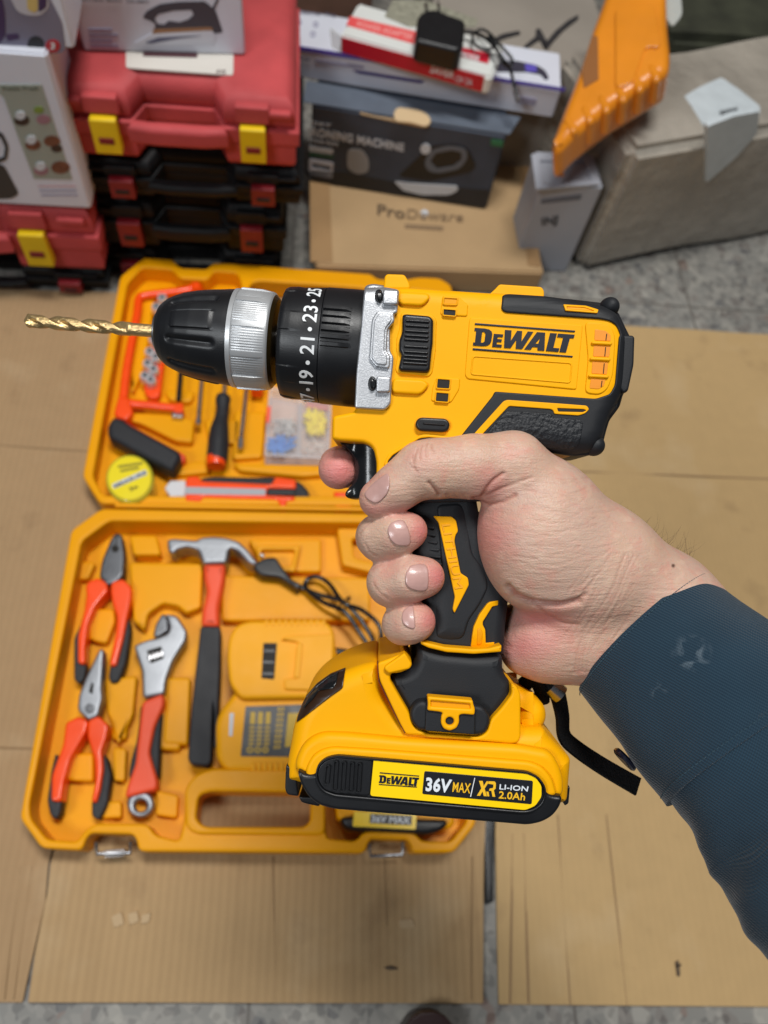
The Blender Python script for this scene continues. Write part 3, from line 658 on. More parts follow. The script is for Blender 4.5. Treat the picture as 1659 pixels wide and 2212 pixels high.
THB = [(819, 1078, .003, 44), (862, 1050, .0045, 47.5), (912, 1013, .005, 55), (950, 1012, .004, 59), (1020, 1008, .002, 65), (1105, 1008, -.002, 72)]
def hand_sdf(P):
    fm, fr_, fp, fi = chain(P, MID, .003), chain(P, RNG, .003), chain(P, PNK, .003), chain(P, IDX, .004)
    th = chain(P, THB, .005)
    # palm, thenar, hypothenar, wrist, forearm
    c = lambda *n, k=.01: chain(P, list(n), k)
    meta = c((1105, 1008, -.003, 71), (1180, 1098, -.010, 96), (1300, 1212, -.016, 110), (1420, 1315, -.022, 118), (1640, 1540, .000, 140), (1900, 1800, .035, 175))
    then = ell(P, hp(1162, 1178, -.008), (mpx(128, -.008), mpx(150, -.008), mpx(122, -.008)), .25)
    then = smin(then, c((1150, 1130, -.007, 96), (1260, 1250, -.012, 112)), .010)
    hypo = c((1174, 1372, -.019, 84), (1250, 1370, -.021, 92), (1330, 1380, -.024, 92), (1560, 1600, -.004, 120), (1800, 1900, .03, 150))
    hypo = smin(hypo, c((1126, 1408, -.020, 44), (1180, 1412, -.019, 48), (1250, 1412, -.020, 54)), .006)
    back = c((1150, 1120, -.046, 62), (1190, 1250, -.048, 74), (1220, 1370, -.044, 70), k=.01)
    back2 = c((1190, 1250, -.048, 80), (1420, 1330, -.034, 90), (1640, 1560, -.014, 110))
    palm = smin(smin(meta, then, .007), smin(back, back2, .01), .016)
    palm = smin(palm, hypo, .0075)
    hand = smin(palm, th, .006)
    hand = smin(hand, fi, .006)
    fi2 = smin(smin(fm, fr_, .0012), fp, .0012)
    z = P[:, 2]
    # fingers only blend into the palm behind the handle; in front they stay apart
    kk = np.clip((-.035 - z) / .012, 0, 1) * .007 + .0006
    h = np.clip(.5 + .5 * (fi2 - hand) / kk, 0, 1)
    return fi2 + (hand - fi2) * h - kk * h * (1 - h)
def surface_nets(f, lo, hi, s, coarse=4):
    lo, hi = np.array(lo), np.array(hi)
    n = np.ceil((hi - lo) / (s * coarse)).astype(int)
    ax = [lo[i] + np.arange(n[i] + 1) * s * coarse for i in range(3)]
    G = np.stack(np.meshgrid(*ax, indexing='ij'), -1).reshape(-1, 3)
    D = f(G).reshape(n + 1)
    near = np.abs(D) < s * coarse * 2.2
    cell = np.zeros(n, bool)
    for dx in (0, 1):
        for dy in (0, 1):
            for dz in (0, 1): cell |= near[dx:n[0] + dx, dy:n[1] + dy, dz:n[2] + dz]
    N = n * coarse + 1
    val = np.repeat(np.repeat(np.repeat(D, coarse, 0), coarse, 1), coarse, 2)[:N[0], :N[1], :N[2]].astype(np.float32)
    mask = np.zeros(N, bool)
    big = np.repeat(np.repeat(np.repeat(cell, coarse, 0), coarse, 1), coarse, 2)
    for dx in (0, 1):
        for dy in (0, 1):
            for dz in (0, 1): mask[dx:N[0] - 1 + dx, dy:N[1] - 1 + dy, dz:N[2] - 1 + dz] |= big
    idx = np.argwhere(mask)
    out = np.empty(len(idx))
    for k in range(0, len(idx), 200000): out[k:k + 200000] = f(lo + idx[k:k + 200000] * s)
    val[mask] = out
    sg = val < 0
    c = [sg[dx:N[0] - 1 + dx, dy:N[1] - 1 + dy, dz:N[2] - 1 + dz] for dx in (0, 1) for dy in (0, 1) for dz in (0, 1)]
    cnt = sum(x.astype(np.int8) for x in c)
    act = (cnt > 0) & (cnt < 8) & big[:N[0] - 1, :N[1] - 1, :N[2] - 1]
    ci = np.argwhere(act); vid = -np.ones(act.shape, int); vid[act] = np.arange(len(ci))
    acc = np.zeros((len(ci), 3)); ct = np.zeros(len(ci))
    corners = [(dx, dy, dz) for dx in (0, 1) for dy in (0, 1) for dz in (0, 1)]
    for a in corners:
        for b in corners:
            if sum(abs(a[i] - b[i]) for i in range(3)) == 1 and a < b:
                va = val[tuple((ci + a).T)]; vb = val[tuple((ci + b).T)]
                cr = (va < 0) != (vb < 0)
                t = np.where(cr, va / np.where(np.abs(va - vb) < 1e-12, 1, va - vb), 0)
                p = np.array(a) + t[:, None] * (np.array(b) - np.array(a))
                acc[cr] += p[cr]; ct[cr] += 1
    V = lo + (ci + acc / ct[:, None]) * s
    Fc = []
    for axn in range(3):
        sl0 = [slice(1, N[i] - 1) for i in range(3)]; sl0[axn] = slice(0, N[axn] - 1); sl1 = list(sl0); sl1[axn] = slice(1, N[axn])
        A, B = sg[tuple(sl0)], sg[tuple(sl1)]
        e = np.argwhere(A != B); off = [1, 1, 1]; off[axn] = 0; e = e + off
        u, v = [i for i in range(3) if i != axn]
        q = []
        for du, dv in ((0, 0), (1, 0), (1, 1), (0, 1)):
            g = e.copy(); g[:, u] -= du; g[:, v] -= dv; q.append(vid[tuple(g.T)])
        q = np.stack(q, 1); flip = A[tuple((e - off).T)]
        if axn == 1: flip = ~flip
        q[~flip] = q[~flip][:, ::-1]
        Fc.append(q[(q >= 0).all(1)])
    return V, np.concatenate(Fc)
HS = .0011
hv, hf = surface_nets(hand_sdf, (-.028, -.150, -.095), (.175, .045, .055), HS)
me = bpy.data.meshes.new('hand')
me.from_pydata(hv.tolist(), [], hf.tolist()); me.update()
tmp = bpy.data.objects.new('t', me); COL.objects.link(tmp)
md = tmp.modifiers.new('s', 'SMOOTH'); md.factor = .5; md.iterations = 3
md = tmp.modifiers.new('u', 'SUBSURF'); md.levels = 1; md.render_levels = 1
dg = bpy.context.evaluated_depsgraph_get()
hm = bpy.data.meshes.new_from_object(tmp.evaluated_get(dg)); bpy.data.objects.remove(tmp)
n = len(hm.vertices); co = np.empty(n * 3); hm.vertices.foreach_get('co', co); co = co.reshape(-1, 3)
no = np.empty(n * 3); hm.vertices.foreach_get('normal', no); no = no.reshape(-1, 3)
# picture-plane coordinates of each vertex, for creases, their darker tint, and blush that belongs to the skin
depth = S0 - co[:, 2]
px = co[:, 0] / depth * F + CX; py = -co[:, 1] / depth * F + CY
frontal = np.clip(no[:, 2] * 2.5 + .3, 0, 1) * (co[:, 2] > -.034)
def pl_d(pts):
    A = np.array(pts, float); d = np.full(n, 1e9)
    for a, b in zip(A[:-1], A[1:]):
        ab = b - a; t = np.clip(((px - a[0]) * ab[0] + (py - a[1]) * ab[1]) / (ab @ ab), 0, 1)
        d = np.minimum(d, np.hypot(px - a[0] - t * ab[0], py - a[1] - t * ab[1]))
    return d
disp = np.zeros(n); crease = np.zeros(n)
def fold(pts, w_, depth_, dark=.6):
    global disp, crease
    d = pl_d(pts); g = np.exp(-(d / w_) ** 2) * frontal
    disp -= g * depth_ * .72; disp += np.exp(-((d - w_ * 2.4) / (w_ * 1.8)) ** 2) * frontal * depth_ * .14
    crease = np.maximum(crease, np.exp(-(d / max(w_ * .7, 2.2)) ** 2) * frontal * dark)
# thumb: folds on the knuckle, crease below, web of the thumb
fold(C('c3', (905, 384), (880, 350), (850, 318)), 4, .0009, .8)
fold(C('c3', (1100, 408), (1140, 400), (1180, 340), (1215, 300), (1260, 270)), 4.5, .0010, .7)
fold(C('c3', (1110, 408), (1180, 440), (1260, 425), (1330, 390)), 4, .0008, .7)
fold(C('c3', (1150, 395), (1230, 360), (1330, 320), (1420, 290)), 3.5, .0005, .4)
for a in ((790, 130, 770, 210), (815, 115, 800, 190), (840, 105, 835, 175), (760, 170, 775, 240), (865, 108, 880, 150), (745, 215, 790, 262)):
    fold(C('c3', (a[0], a[1]), ((a[0] + a[2]) / 2 - 6, (a[1] + a[3]) / 2), (a[2], a[3])), 2.4, .00035, .45)
for i in range(5): fold(C('c3', (905 + i * 45, 372 + i * 6), (925 + i * 45, 395 + i * 4)), 2.6, .0002, .2)
# life line and lower palm
fold(C('c3', (1290, 890), (1320, 940), (1400, 975), (1500, 990), (1590, 992), (1680, 975)), 6, .0016, .8)
fold(C('c5', (50, 960), (120, 1010), (230, 1050), (350, 1060), (440, 1040), (500, 1000)), 5, .0010, .6)
fold(C('c5', (200, 1050), (300, 1130), (380, 1170), (460, 1180)), 4, .0005, .35)
# wrist creases
for k, (a, s_) in enumerate(((0, .9), (22, .6), (44, .8), (70, .4))):
    fold(C('c5', (438 + a, 1460 - a * .2), (452 + a * .9, 1350), (488 + a * .8, 1240), (540 + a, 1140 + a * .4), (612 + a * 1.2, 1050), (676 + a * .7, 940 + a * .3), (700 + a, 860), (735 + a * 1.2, 770)), 3.2 + .8 * (k % 2), .00042 * s_, .30 * s_)
# fine skin lines over thenar and wrist
rng = random.Random(7)
for i in range(42):
    x, y = rng.uniform(60, 620), rng.uniform(300, 1000)
    a = .20 * math.sin(x * .01) - .05 + rng.uniform(-.12, .12) + (y - 600) * -.0003; l = rng.uniform(70, 200)
    fold(C('c5', (x, y), (x + l * .5 * math.cos(a), y + l * .5 * math.sin(a) + 4), (x + l * math.cos(a * 1.4), y + l * math.sin(a * 1.6))), 2.0, .00016, .16)
for i in range(26):
    x, y = rng.uniform(480, 800), rng.uniform(760, 1250)
    a = 2.15 + rng.uniform(-.12, .12); l = rng.uniform(90, 240)
    fold(C('c5', (x, y), (x + l * math.cos(a), y + l * math.sin(a))), 2.0, .00018, .18)
# fingers: creases at the last joint, between nail and side
for q in (((470, 600), (500, 560), (540, 530)), ((500, 660), (520, 700), (560, 725)), ((535, 800), (560, 780), (590, 770)), ((545, 880), (580, 930), (620, 960)), ((620, 1040), (650, 1020), (690, 1010))):
    fold(C('c3', *q), 2.5, .00025, .3)
co += no * disp[:, None]
hm.vertices.foreach_set('co', co.ravel())
# redness of the skin itself
def g(x, y, r, k='v', ry=None):
    a, b, s = K[k]; x, y, r = a + x * s, b + y * s, r * s; ry = (ry or 0) * s or r
    return np.exp(-((px - x) / r) ** 2 - ((py - y) / ry) ** 2)
red = .95 * g(915, 1150, 34) + .95 * g(948, 1245, 36) + .85 * g(932, 1340, 34) + 1.0 * g(735, 1015, 60) + .35 * g(800, 1100, 60, ry=20) + .45 * g(900, 1105, 90, ry=14)
red += .55 * g(1150, 620, 110, 'c3', 190) + .75 * g(230, 1130, 190, 'c5', 60) + .5 * g(150, 1290, 170, 'c5', 100) + .45 * g(1210, 330, 90, 'c3') + .25 * g(830, 180, 70, 'c3') + .35 * g(1110, 1430, 60)
red += .25 * g(330, 1240, 120, 'c5') + .3 * g(40, 640, 90, 'c5') + .22 * g(850, 1220, 60, ry=20) + .3 * g(880, 1300, 60, ry=14)
pale = .5 * g(1240, 1180, 90) + .4 * g(640, 620, 90, 'c3') + .3 * g(1000, 180, 150, 'c3', 60) + .3 * g(1300, 1260, 60) + .35 * g(60, 1440, 200, 'c5', 50)
red = np.clip(red, 0, 1.1) * np.clip(frontal + .5, 0, 1); mole = np.exp(-(np.hypot(px - C('c5', (1022, 830))[0][0], py - C('c5', (1022, 830))[0][1]) / 4.2) ** 4)
att = hm.color_attributes.new('skin', 'FLOAT_COLOR', 'POINT')
att.data.foreach_set('color', np.stack([np.clip(red, 0, 1), np.clip(pale, 0, 1), np.clip(crease, 0, 1), np.clip(mole, 0, 1)], 1).ravel())
smooth(hm, 180); hm.materials.clear()
SK = bpy.data.materials.new('skin'); SK.use_nodes = True
nt = SK.node_tree; N, L = nt.nodes, nt.links; b = N['Principled BSDF']
def mixn(a, b_, fac, mode='MIX', f=1.0):
    m = N.new('ShaderNodeMix'); m.data_type = 'RGBA'; m.blend_type = mode
    if isinstance(fac, (int, float)): m.inputs[0].default_value = fac
    else:
        mm = N.new('ShaderNodeMath'); mm.operation = 'MULTIPLY'; mm.inputs[1].default_value = f; L.new(fac, mm.inputs[0]); L.new(mm.outputs[0], m.inputs[0])
    for i, s in ((6, a), (7, b_)):
        if isinstance(s, tuple): m.inputs[i].default_value = s
        else: L.new(s, m.inputs[i])
    return m.outputs[2]
at = N.new('ShaderNodeVertexColor'); at.layer_name = 'skin'
sep = N.new('ShaderNodeSeparateColor'); L.new(at.outputs['Color'], sep.inputs[0])
tc = N.new('ShaderNodeTexCoord')
def noise(sc_, det=4, dist=0, vec=None):
    q = N.new('ShaderNodeTexNoise'); q.inputs['Scale'].default_value = sc_; q.inputs['Detail'].default_value = det; q.inputs['Distortion'].default_value = dist
    L.new(vec or tc.outputs['Object'], q.inputs['Vector']); return q.outputs['Fac']
base = mixn(lin((208, 172, 144)), lin((186, 147, 120)), noise(90, 6), f=.8)
base = mixn(base, lin((194, 164, 156)), noise(42, 6, .4), f=.7)
def ramp_(src, a, b_):
    r = N.new('ShaderNodeMapRange'); r.inputs['From Min'].default_value = a; r.inputs['From Max'].default_value = b_; L.new(src, r.inputs['Value']); return r.outputs[0]
base = mixn(base, lin((206, 140, 124)), ramp_(noise(150, 7, .5), .50, .68), f=.45)
base = mixn(base, lin((218, 190, 166)), ramp_(noise(210, 6, .3), .55, .72), f=.40)
base = mixn(base, lin((208, 122, 118)), sep.outputs[0], f=.95)
base = mixn(base, lin((194, 166, 148)), sep.outputs[1], f=.8)
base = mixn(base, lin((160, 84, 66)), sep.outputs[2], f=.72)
base = mixn(base, lin((70, 40, 26)), at.outputs['Alpha'], f=.9)
L.new(base, b.inputs['Base Color'])
b.inputs['Roughness'].default_value = .46; b.inputs['Specular IOR Level'].default_value = .42
b.inputs['Subsurface Weight'].default_value = .22; b.inputs['Subsurface Radius'].default_value = (1.0, .35, .2); b.inputs['Subsurface Scale'].default_value = .0022
v1 = N.new('ShaderNodeTexVoronoi'); v1.inputs['Scale'].default_value = 900; v1.feature = 'DISTANCE_TO_EDGE'; L.new(tc.outputs['Object'], v1.inputs['Vector'])
mp = N.new('ShaderNodeMapping'); mp.inputs['Rotation'].default_value = (0, 0, R_(18)); mp.inputs['Scale'].default_value = (120, 620, 300); L.new(tc.outputs['Object'], mp.inputs['Vector'])
n1 = noise(1, 4, .6, mp.outputs['Vector'])
mx = N.new('ShaderNodeMath'); mx.operation = 'MULTIPLY_ADD'; L.new(v1.outputs['Distance'], mx.inputs[0]); mx.inputs[1].default_value = .5; L.new(n1, mx.inputs[2])
bp = N.new('ShaderNodeBump'); bp.inputs['Strength'].default_value = .62; bp.inputs['Distance'].default_value = .0006
mp2 = N.new('ShaderNodeMapping'); mp2.inputs['Rotation'].default_value = (0, 0, R_(-55)); mp2.inputs['Scale'].default_value = (90, 420, 200); L.new(tc.outputs['Object'], mp2.inputs['Vector'])
mx2 = N.new('ShaderNodeMath'); mx2.operation = 'MULTIPLY_ADD'; L.new(noise(1, 5, .8, mp2.outputs['Vector']), mx2.inputs[0]); mx2.inputs[1].default_value = .8; L.new(mx.outputs[0], mx2.inputs[2])
L.new(mx2.outputs[0], bp.inputs['Height'])
L.new(bp.outputs['Normal'], b.inputs['Normal'])
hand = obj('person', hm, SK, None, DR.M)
tag(hand, 'left hand gripping the drill handle, arm in a dark blue-green sleeve', 'person')
# move the origin to the wrist end
# ---- nails
NAIL = mat('fingernail', (188, 148, 140), .30, spec=.5, coat=.3, bump=.12, bscale=500, var=.05, vscale=300)
def hand_h(xy):
    z = np.full(len(xy), .030)
    for _ in range(40):
        P = np.stack([xy[:, 0], xy[:, 1], z], 1); z = z - np.maximum(hand_sdf(P), 0) * .8
    return z
for q in (C('c3', (500, 398), (492, 378), (520, 340), (560, 305), (605, 274), (622, 264), (632, 282), (634, 345), (618, 385), (580, 425), (552, 434), (520, 418)),
          C('c3', (622, 572), (640, 542), (680, 524), (712, 526), (732, 560), (748, 612), (750, 655), (742, 668), (700, 670), (668, 664), (638, 636), (624, 600)),
          C('c3', (719, 850), (726, 815), (750, 780), (800, 770), (836, 776), (848, 800), (851, 860), (846, 910), (832, 923), (790, 920), (745, 905), (722, 880)),
          C('c3', (702, 1078), (708, 1045), (735, 1020), (765, 1008), (770, 1030), (776, 1090), (778, 1128), (768, 1137), (735, 1128), (708, 1108))):
    plate('fingernail', q, -.0006, .0007, NAIL, hand, DR, bev=.00045, r=5, res=3, base=hand_h, g=.0012, ht=.012, ang=60)
# short dark hairs on the wrist's upper edge
HAIR = mat('arm_hair', (70, 52, 34), .5)
rng = random.Random(3); vs, fs = [], []
for i in range(105):
    t = rng.random() ** .7; x = 340 + t * 760; y = 190 + (x - 340) * .83 + rng.uniform(-14, 40) + 30 * math.sin(t * 3)
    c = C('c5', (x, y))[0]; wv = -.030 + rng.uniform(-.008, .012)
    p = np.array(DR.P(c[0], c[1], wv)); z = p[2]
    for _ in range(25): p = p - np.array((-.0, -.0, 1)) * 0 - np.array((.55, .62, 0)) * (-1) * 0 + np.array((.6, .6, 0.0)) * (-hand_sdf(p[None])[0]) * -0 ; break
    # walk to the skin along the outward direction
    o_ = np.array((.62, .70, .35)); o_ /= np.linalg.norm(o_)
    for _ in range(12): p = p - o_ * hand_sdf(p[None])[0]
    Lh = rng.uniform(.003, .0085) * (1.3 if t > .6 else .7); a = rng.uniform(-.5, .9)
    d1 = np.array((math.cos(.9 + a), math.sin(.9 + a), rng.uniform(-.2, .6))); d2 = d1 + np.array((-.5, .15, 0)) * rng.uniform(.2, 1)
    pts = [p - d1 * .0006, p + d1 * Lh * .5, p + d1 * Lh * .5 + d2 * Lh * .5]; r0 = .00006
    k0 = len(vs)
    for j, P_ in enumerate(pts):
        for a2 in (0, 2.1, 4.2): vs.append(P_ + np.array((math.cos(a2), math.sin(a2), 0)) * r0 * (1 - .4 * j))
    for j in range(2):
        for a2 in range(3): fs.append((k0 + j * 3 + a2, k0 + j * 3 + (a2 + 1) % 3, k0 + j * 3 + 3 + (a2 + 1) % 3, k0 + j * 3 + 3 + a2))
ho = obj('arm_hair', mesh_from(vs, fs), HAIR, hand, DR.M); ho['kind'] = 'stuff'
# ---- sleeve: cuff and arm piece
CLO = bpy.data.materials.new('blue_green_twill'); CLO.use_nodes = True
nt = CLO.node_tree; N, L = nt.nodes, nt.links; b = N['Principled BSDF']
tc = N.new('ShaderNodeTexCoord')
mp = N.new('ShaderNodeMapping'); mp.inputs['Rotation'].default_value = (0, 0, R_(-62)); L.new(tc.outputs['Object'], mp.inputs['Vector'])
wv_ = N.new('ShaderNodeTexWave'); wv_.inputs['Scale'].default_value = 300; wv_.inputs['Distortion'].default_value = 1.2; wv_.inputs['Detail'].default_value = 3; L.new(mp.outputs['Vector'], wv_.inputs['Vector'])
wv2 = N.new('ShaderNodeTexWave'); wv2.inputs['Scale'].default_value = 520; wv2.bands_direction = 'Y'; wv2.inputs['Distortion'].default_value = .8; L.new(mp.outputs['Vector'], wv2.inputs['Vector'])
base = mixn(lin((13, 34, 50)), lin((26, 54, 72)), noise(45, 6), f=.9)
base = mixn(base, lin((58, 86, 100)), wv_.outputs['Fac'], f=.24)
base = mixn(base, lin((20, 38, 52)), wv2.outputs['Fac'], f=.20)
# chalky smudge
def smudge(x, y, rx):
    fine = noise(170, 8, 1.2)
    c = C('c5', (x, y))[0]; P = DR.P(c[0], c[1], .018)
    m_ = N.new('ShaderNodeVectorMath'); m_.operation = 'DISTANCE'; L.new(tc.outputs['Object'], m_.inputs[0]); m_.inputs[1].default_value = tuple(P)
    r = N.new('ShaderNodeMapRange'); r.inputs['From Min'].default_value = rx; r.inputs['From Max'].default_value = 0; L.new(m_.outputs['Value'], r.inputs['Value'])
    q = N.new('ShaderNodeMath'); q.operation = 'MULTIPLY'; L.new(r.outputs[0], q.inputs[0]); rr_ = N.new('ShaderNodeMapRange'); rr_.inputs['From Min'].default_value = .48; rr_.inputs['From Max'].default_value = .72; L.new(fine, rr_.inputs['Value']); L.new(rr_.outputs[0], q.inputs[1]); return q.outputs[0]
base = mixn(base, lin((150, 165, 175)), smudge(1130, 1345, .008), f=.55)
base = mixn(base, lin((150, 165, 175)), smudge(915, 1555, .006), f=.5)
L.new(base, b.inputs['Base Color']); b.inputs['Roughness'].default_value = .85; b.inputs['Specular IOR Level'].default_value = .2
b.inputs['Sheen Weight'].default_value = .25
ad = N.new('ShaderNodeMath'); L.new(wv_.outputs['Fac'], ad.inputs[0]); L.new(wv2.outputs['Fac'], ad.inputs[1])
ad2 = N.new('ShaderNodeMath'); L.new(ad.outputs[0], ad2.inputs[0]); n9 = noise(14, 3, .5); m9 = N.new('ShaderNodeMath'); m9.operation = 'MULTIPLY'; m9.inputs[1].default_value = 6; L.new(n9, m9.inputs[0]); L.new(m9.outputs[0], ad2.inputs[1])
bp = N.new('ShaderNodeBump'); bp.inputs['Strength'].default_value = .5; bp.inputs['Distance'].default_value = .0005; L.new(ad2.outputs[0], bp.inputs['Height']); L.new(bp.outputs['Normal'], b.inputs['Normal'])
STIT = mat('stitch_thread', (70, 98, 112), .8)
def nrm(v): return v / np.linalg.norm(v)
def sleeve_pt(t, th, extra=0.0, folds=1.0):
    """t along the arm in units of the control rings, th around it (0 = towards the viewer)"""
    i = min(int(t), len(RG_) - 2); k = t - i
    c = RG_[i][0] * (1 - k) + RG_[i + 1][0] * k; r = RG_[i][1] * (1 - k) + RG_[i + 1][1] * k
    ax_ = nrm(RG_[min(i + 1, len(RG_) - 1)][0] * 1.0 - RG_[i][0])
    if k > .5 and i + 2 < len(RG_): ax_ = nrm(nrm(RG_[i + 1][0] - RG_[i][0]) * (1.5 - k) + nrm(RG_[i + 2][0] - RG_[i + 1][0]) * (k - .5))
    e = nrm(np.cross(ax_, (0, 0, 1.0))); u = nrm(np.cross(e, ax_))
    if u[2] < 0: u = -u
    fo = folds * (.0008 * math.sin(3 * th + t * 2.3 + 1) + .0005 * math.sin(5 * th - t * 4.1) + .0009 * math.sin(t * 7.5 + math.sin(th * 2 + .6) * 2.2) * max(0, min(1, t - 1.9)) + .0003 * math.sin(t * 17 + th * 4) * max(0, min(1, t - 1.9)))
    return c + (math.cos(th) * u * .80 + math.sin(th) * e) * (r + extra + fo)
RG_ = [(hp(1388, 1368, -.020), mpx(182, -.020)), (hp(1500, 1475, -.006), mpx(200, -.006)), (hp(1612, 1585, .006), mpx(228, .006)), (hp(1752, 1748, .024), mpx(254, .024)), (hp(1880, 1905, .040), mpx(284, .040)), (hp(2070, 2110, .060), mpx(310, .060))]
def sheet(t0, t1, nt_, ex0, ex1, th_n=120, name='cuff', thick=.0016):
    V, Fc = [], []
    prof = [(t0 + (t1 - t0) * i / nt_, ex0 + (ex1 - ex0) * i / nt_) for i in range(nt_ + 1)]
    ring = [(t, e) for t, e in prof] + [(t, e - thick) for t, e in prof[::-1]]
    m_ = len(ring)
    for (t, e) in ring:
        for j in range(th_n): V.append(sleeve_pt(t, 2 * math.pi * j / th_n, e, min(1, t * 1.2 + .25)))
    for i in range(m_):
        for j in range(th_n):
            Fc.append((i * th_n + j, i * th_n + (j + 1) % th_n, ((i + 1) % m_) * th_n + (j + 1) % th_n, ((i + 1) % m_) * th_n + j))
    me = mesh_from(V, Fc); bm = bmesh.new(); bm.from_mesh(me); bmesh.ops.recalc_face_normals(bm, faces=bm.faces); bm.to_mesh(me); bm.free(); smooth(me, 60)
    return me
slv = obj('sleeve', sheet(1.95, 5.0, 130, -.0012, 0, name='sleeve'), CLO, hand, DR.M)
cuf = obj('cuff', sheet(0.0, 2.15, 40, .0006, .0012, thick=.0022), CLO, slv, DR.M)
cuf.modifiers.new('b', 'BEVEL').width = .0007
def stitches(t, name):
    ms = []
    for j in range(70):
        th = -1.6 + 3.2 * j / 70
        a, b_ = sleeve_pt(t, th, .0015, min(1, t * 1.2 + .25)), sleeve_pt(t, th + .028, .0015, min(1, t * 1.2 + .25))
        V, Fc = [], []
        for P_ in (a, b_):
            for q in range(4): V.append(P_ + np.array((math.cos(q * 1.57), math.sin(q * 1.57), math.sin(q * 1.57))) * .00022)
        ms.append(mesh_from(V, [(q, (q + 1) % 4, 4 + (q + 1) % 4, 4 + q) for q in range(4)]))
    return obj(name, join(ms), STIT, slv, DR.M)
stitches(.055, 'cuff_stitching'); stitches(2.06, 'cuff_stitching')
pb = Vector(sleeve_pt(1.15, 1.62, .002)); 
lathe_fn('cuff_button', [(0, .001), (0, .0050), (.0008, .0056), (.0018, .0056), (.0024, .0048), (.0022, .0030), (.0018, .0010)], pb, (-.75, -.66, .1), (0, 0, 1), mat('navy_button', (24, 26, 44), .18, coat=.5), slv, DR.M, seg=32)
# ------------------------------------------------------------------ floor, cardboard
def floor_mat():
    m = bpy.data.materials.new('terrazzo'); m.use_nodes = True; nt = m.node_tree; N, L = nt.nodes, nt.links; b = N['Principled BSDF']
    tc = N.new('ShaderNodeTexCoord')
    def vor(sc_, rnd=1):
        v = N.new('ShaderNodeTexVoronoi'); v.inputs['Scale'].default_value = sc_; v.inputs['Randomness'].default_value = rnd
        L.new(tc.outputs['Object'], v.inputs['Vector']); return v
    def ramp(src, *st):
        r = N.new('ShaderNodeValToRGB'); L.new(src, r.inputs['Fac']); e = r.color_ramp.elements
        e[0].position, e[0].color = st[0][0], lin(st[0][1]); e[1].position, e[1].color = st[-1][0], lin(st[-1][1])
        for s in st[1:-1]: q = e.new(s[0]); q.color = lin(s[1])
        return r.outputs['Color']
    v1, v2 = vor(75), vor(150)
    r1 = N.new('ShaderNodeValToRGB'); r1.color_ramp.interpolation = 'CONSTANT'; L.new(v1.outputs['Color'], r1.inputs['Fac'])
    e = r1.color_ramp.elements; e[0].color = lin((78, 78, 82)); e[1].position = .16; e[1].color = lin((136, 134, 128))
    for p_, c_ in ((.5, (158, 154, 146)), (.68, (120, 112, 106)), (.8, (176, 172, 162)), (.9, (134, 104, 90))): q = e.new(p_); q.color = lin(c_)
    r2 = N.new('ShaderNodeValToRGB'); r2.color_ramp.interpolation = 'CONSTANT'; L.new(v2.outputs['Color'], r2.inputs['Fac'])
    e = r2.color_ramp.elements; e[0].color = lin((96, 94, 92)); e[1].position = .3; e[1].color = lin((150, 148, 142)); q = e.new(.75); q.color = lin((172, 168, 160))
    mx = N.new('ShaderNodeMix'); mx.data_type = 'RGBA'; mx.inputs[0].default_value = .45; L.new(r1.outputs[0], mx.inputs[6]); L.new(r2.outputs[0], mx.inputs[7])
    n = N.new('ShaderNodeTexNoise'); n.inputs['Scale'].default_value = 6; n.inputs['Detail'].default_value = 6; L.new(tc.outputs['Object'], n.inputs['Vector'])
    m2 = N.new('ShaderNodeMix'); m2.data_type = 'RGBA'; m2.blend_type = 'MULTIPLY'; m2.inputs[0].default_value = .5; L.new(mx.outputs[2], m2.inputs[6]); L.new(n.outputs['Fac'], m2.inputs[7])
    # tile joints
    sx_ = N.new('ShaderNodeSeparateXYZ'); L.new(tc.outputs['Object'], sx_.inputs[0])
    def joint(o_, off):
        a = N.new('ShaderNodeMath'); a.operation = 'ADD'; a.inputs[1].default_value = off; L.new(o_, a.inputs[0])
        p_ = N.new('ShaderNodeMath'); p_.operation = 'PINGPONG'; p_.inputs[1].default_value = .15; L.new(a.outputs[0], p_.inputs[0])
        l = N.new('ShaderNodeMath'); l.operation = 'LESS_THAN'; l.inputs[1].default_value = .0016; L.new(p_.outputs[0], l.inputs[0]); return l.outputs[0]
    jm = N.new('ShaderNodeMath'); jm.operation = 'MAXIMUM'; L.new(joint(sx_.outputs[0], 10.234), jm.inputs[0]); L.new(joint(sx_.outputs[1], 10.02), jm.inputs[1])
    m3 = N.new('ShaderNodeMix'); m3.data_type = 'RGBA'; L.new(jm.outputs[0], m3.inputs[0]); L.new(m2.outputs[2], m3.inputs[6]); m3.inputs[7].default_value = lin((96, 92, 86))
    L.new(m3.outputs[2], b.inputs['Base Color']); b.inputs['Roughness'].default_value = .5
    return m
me = mesh_from([(-3, -1.5, 0), (3, -1.5, 0), (3, 4, 0), (-3, 4, 0)], [(0, 1, 2, 3)])
fl = obj('floor', me, floor_mat()); fl['kind'] = 'structure'
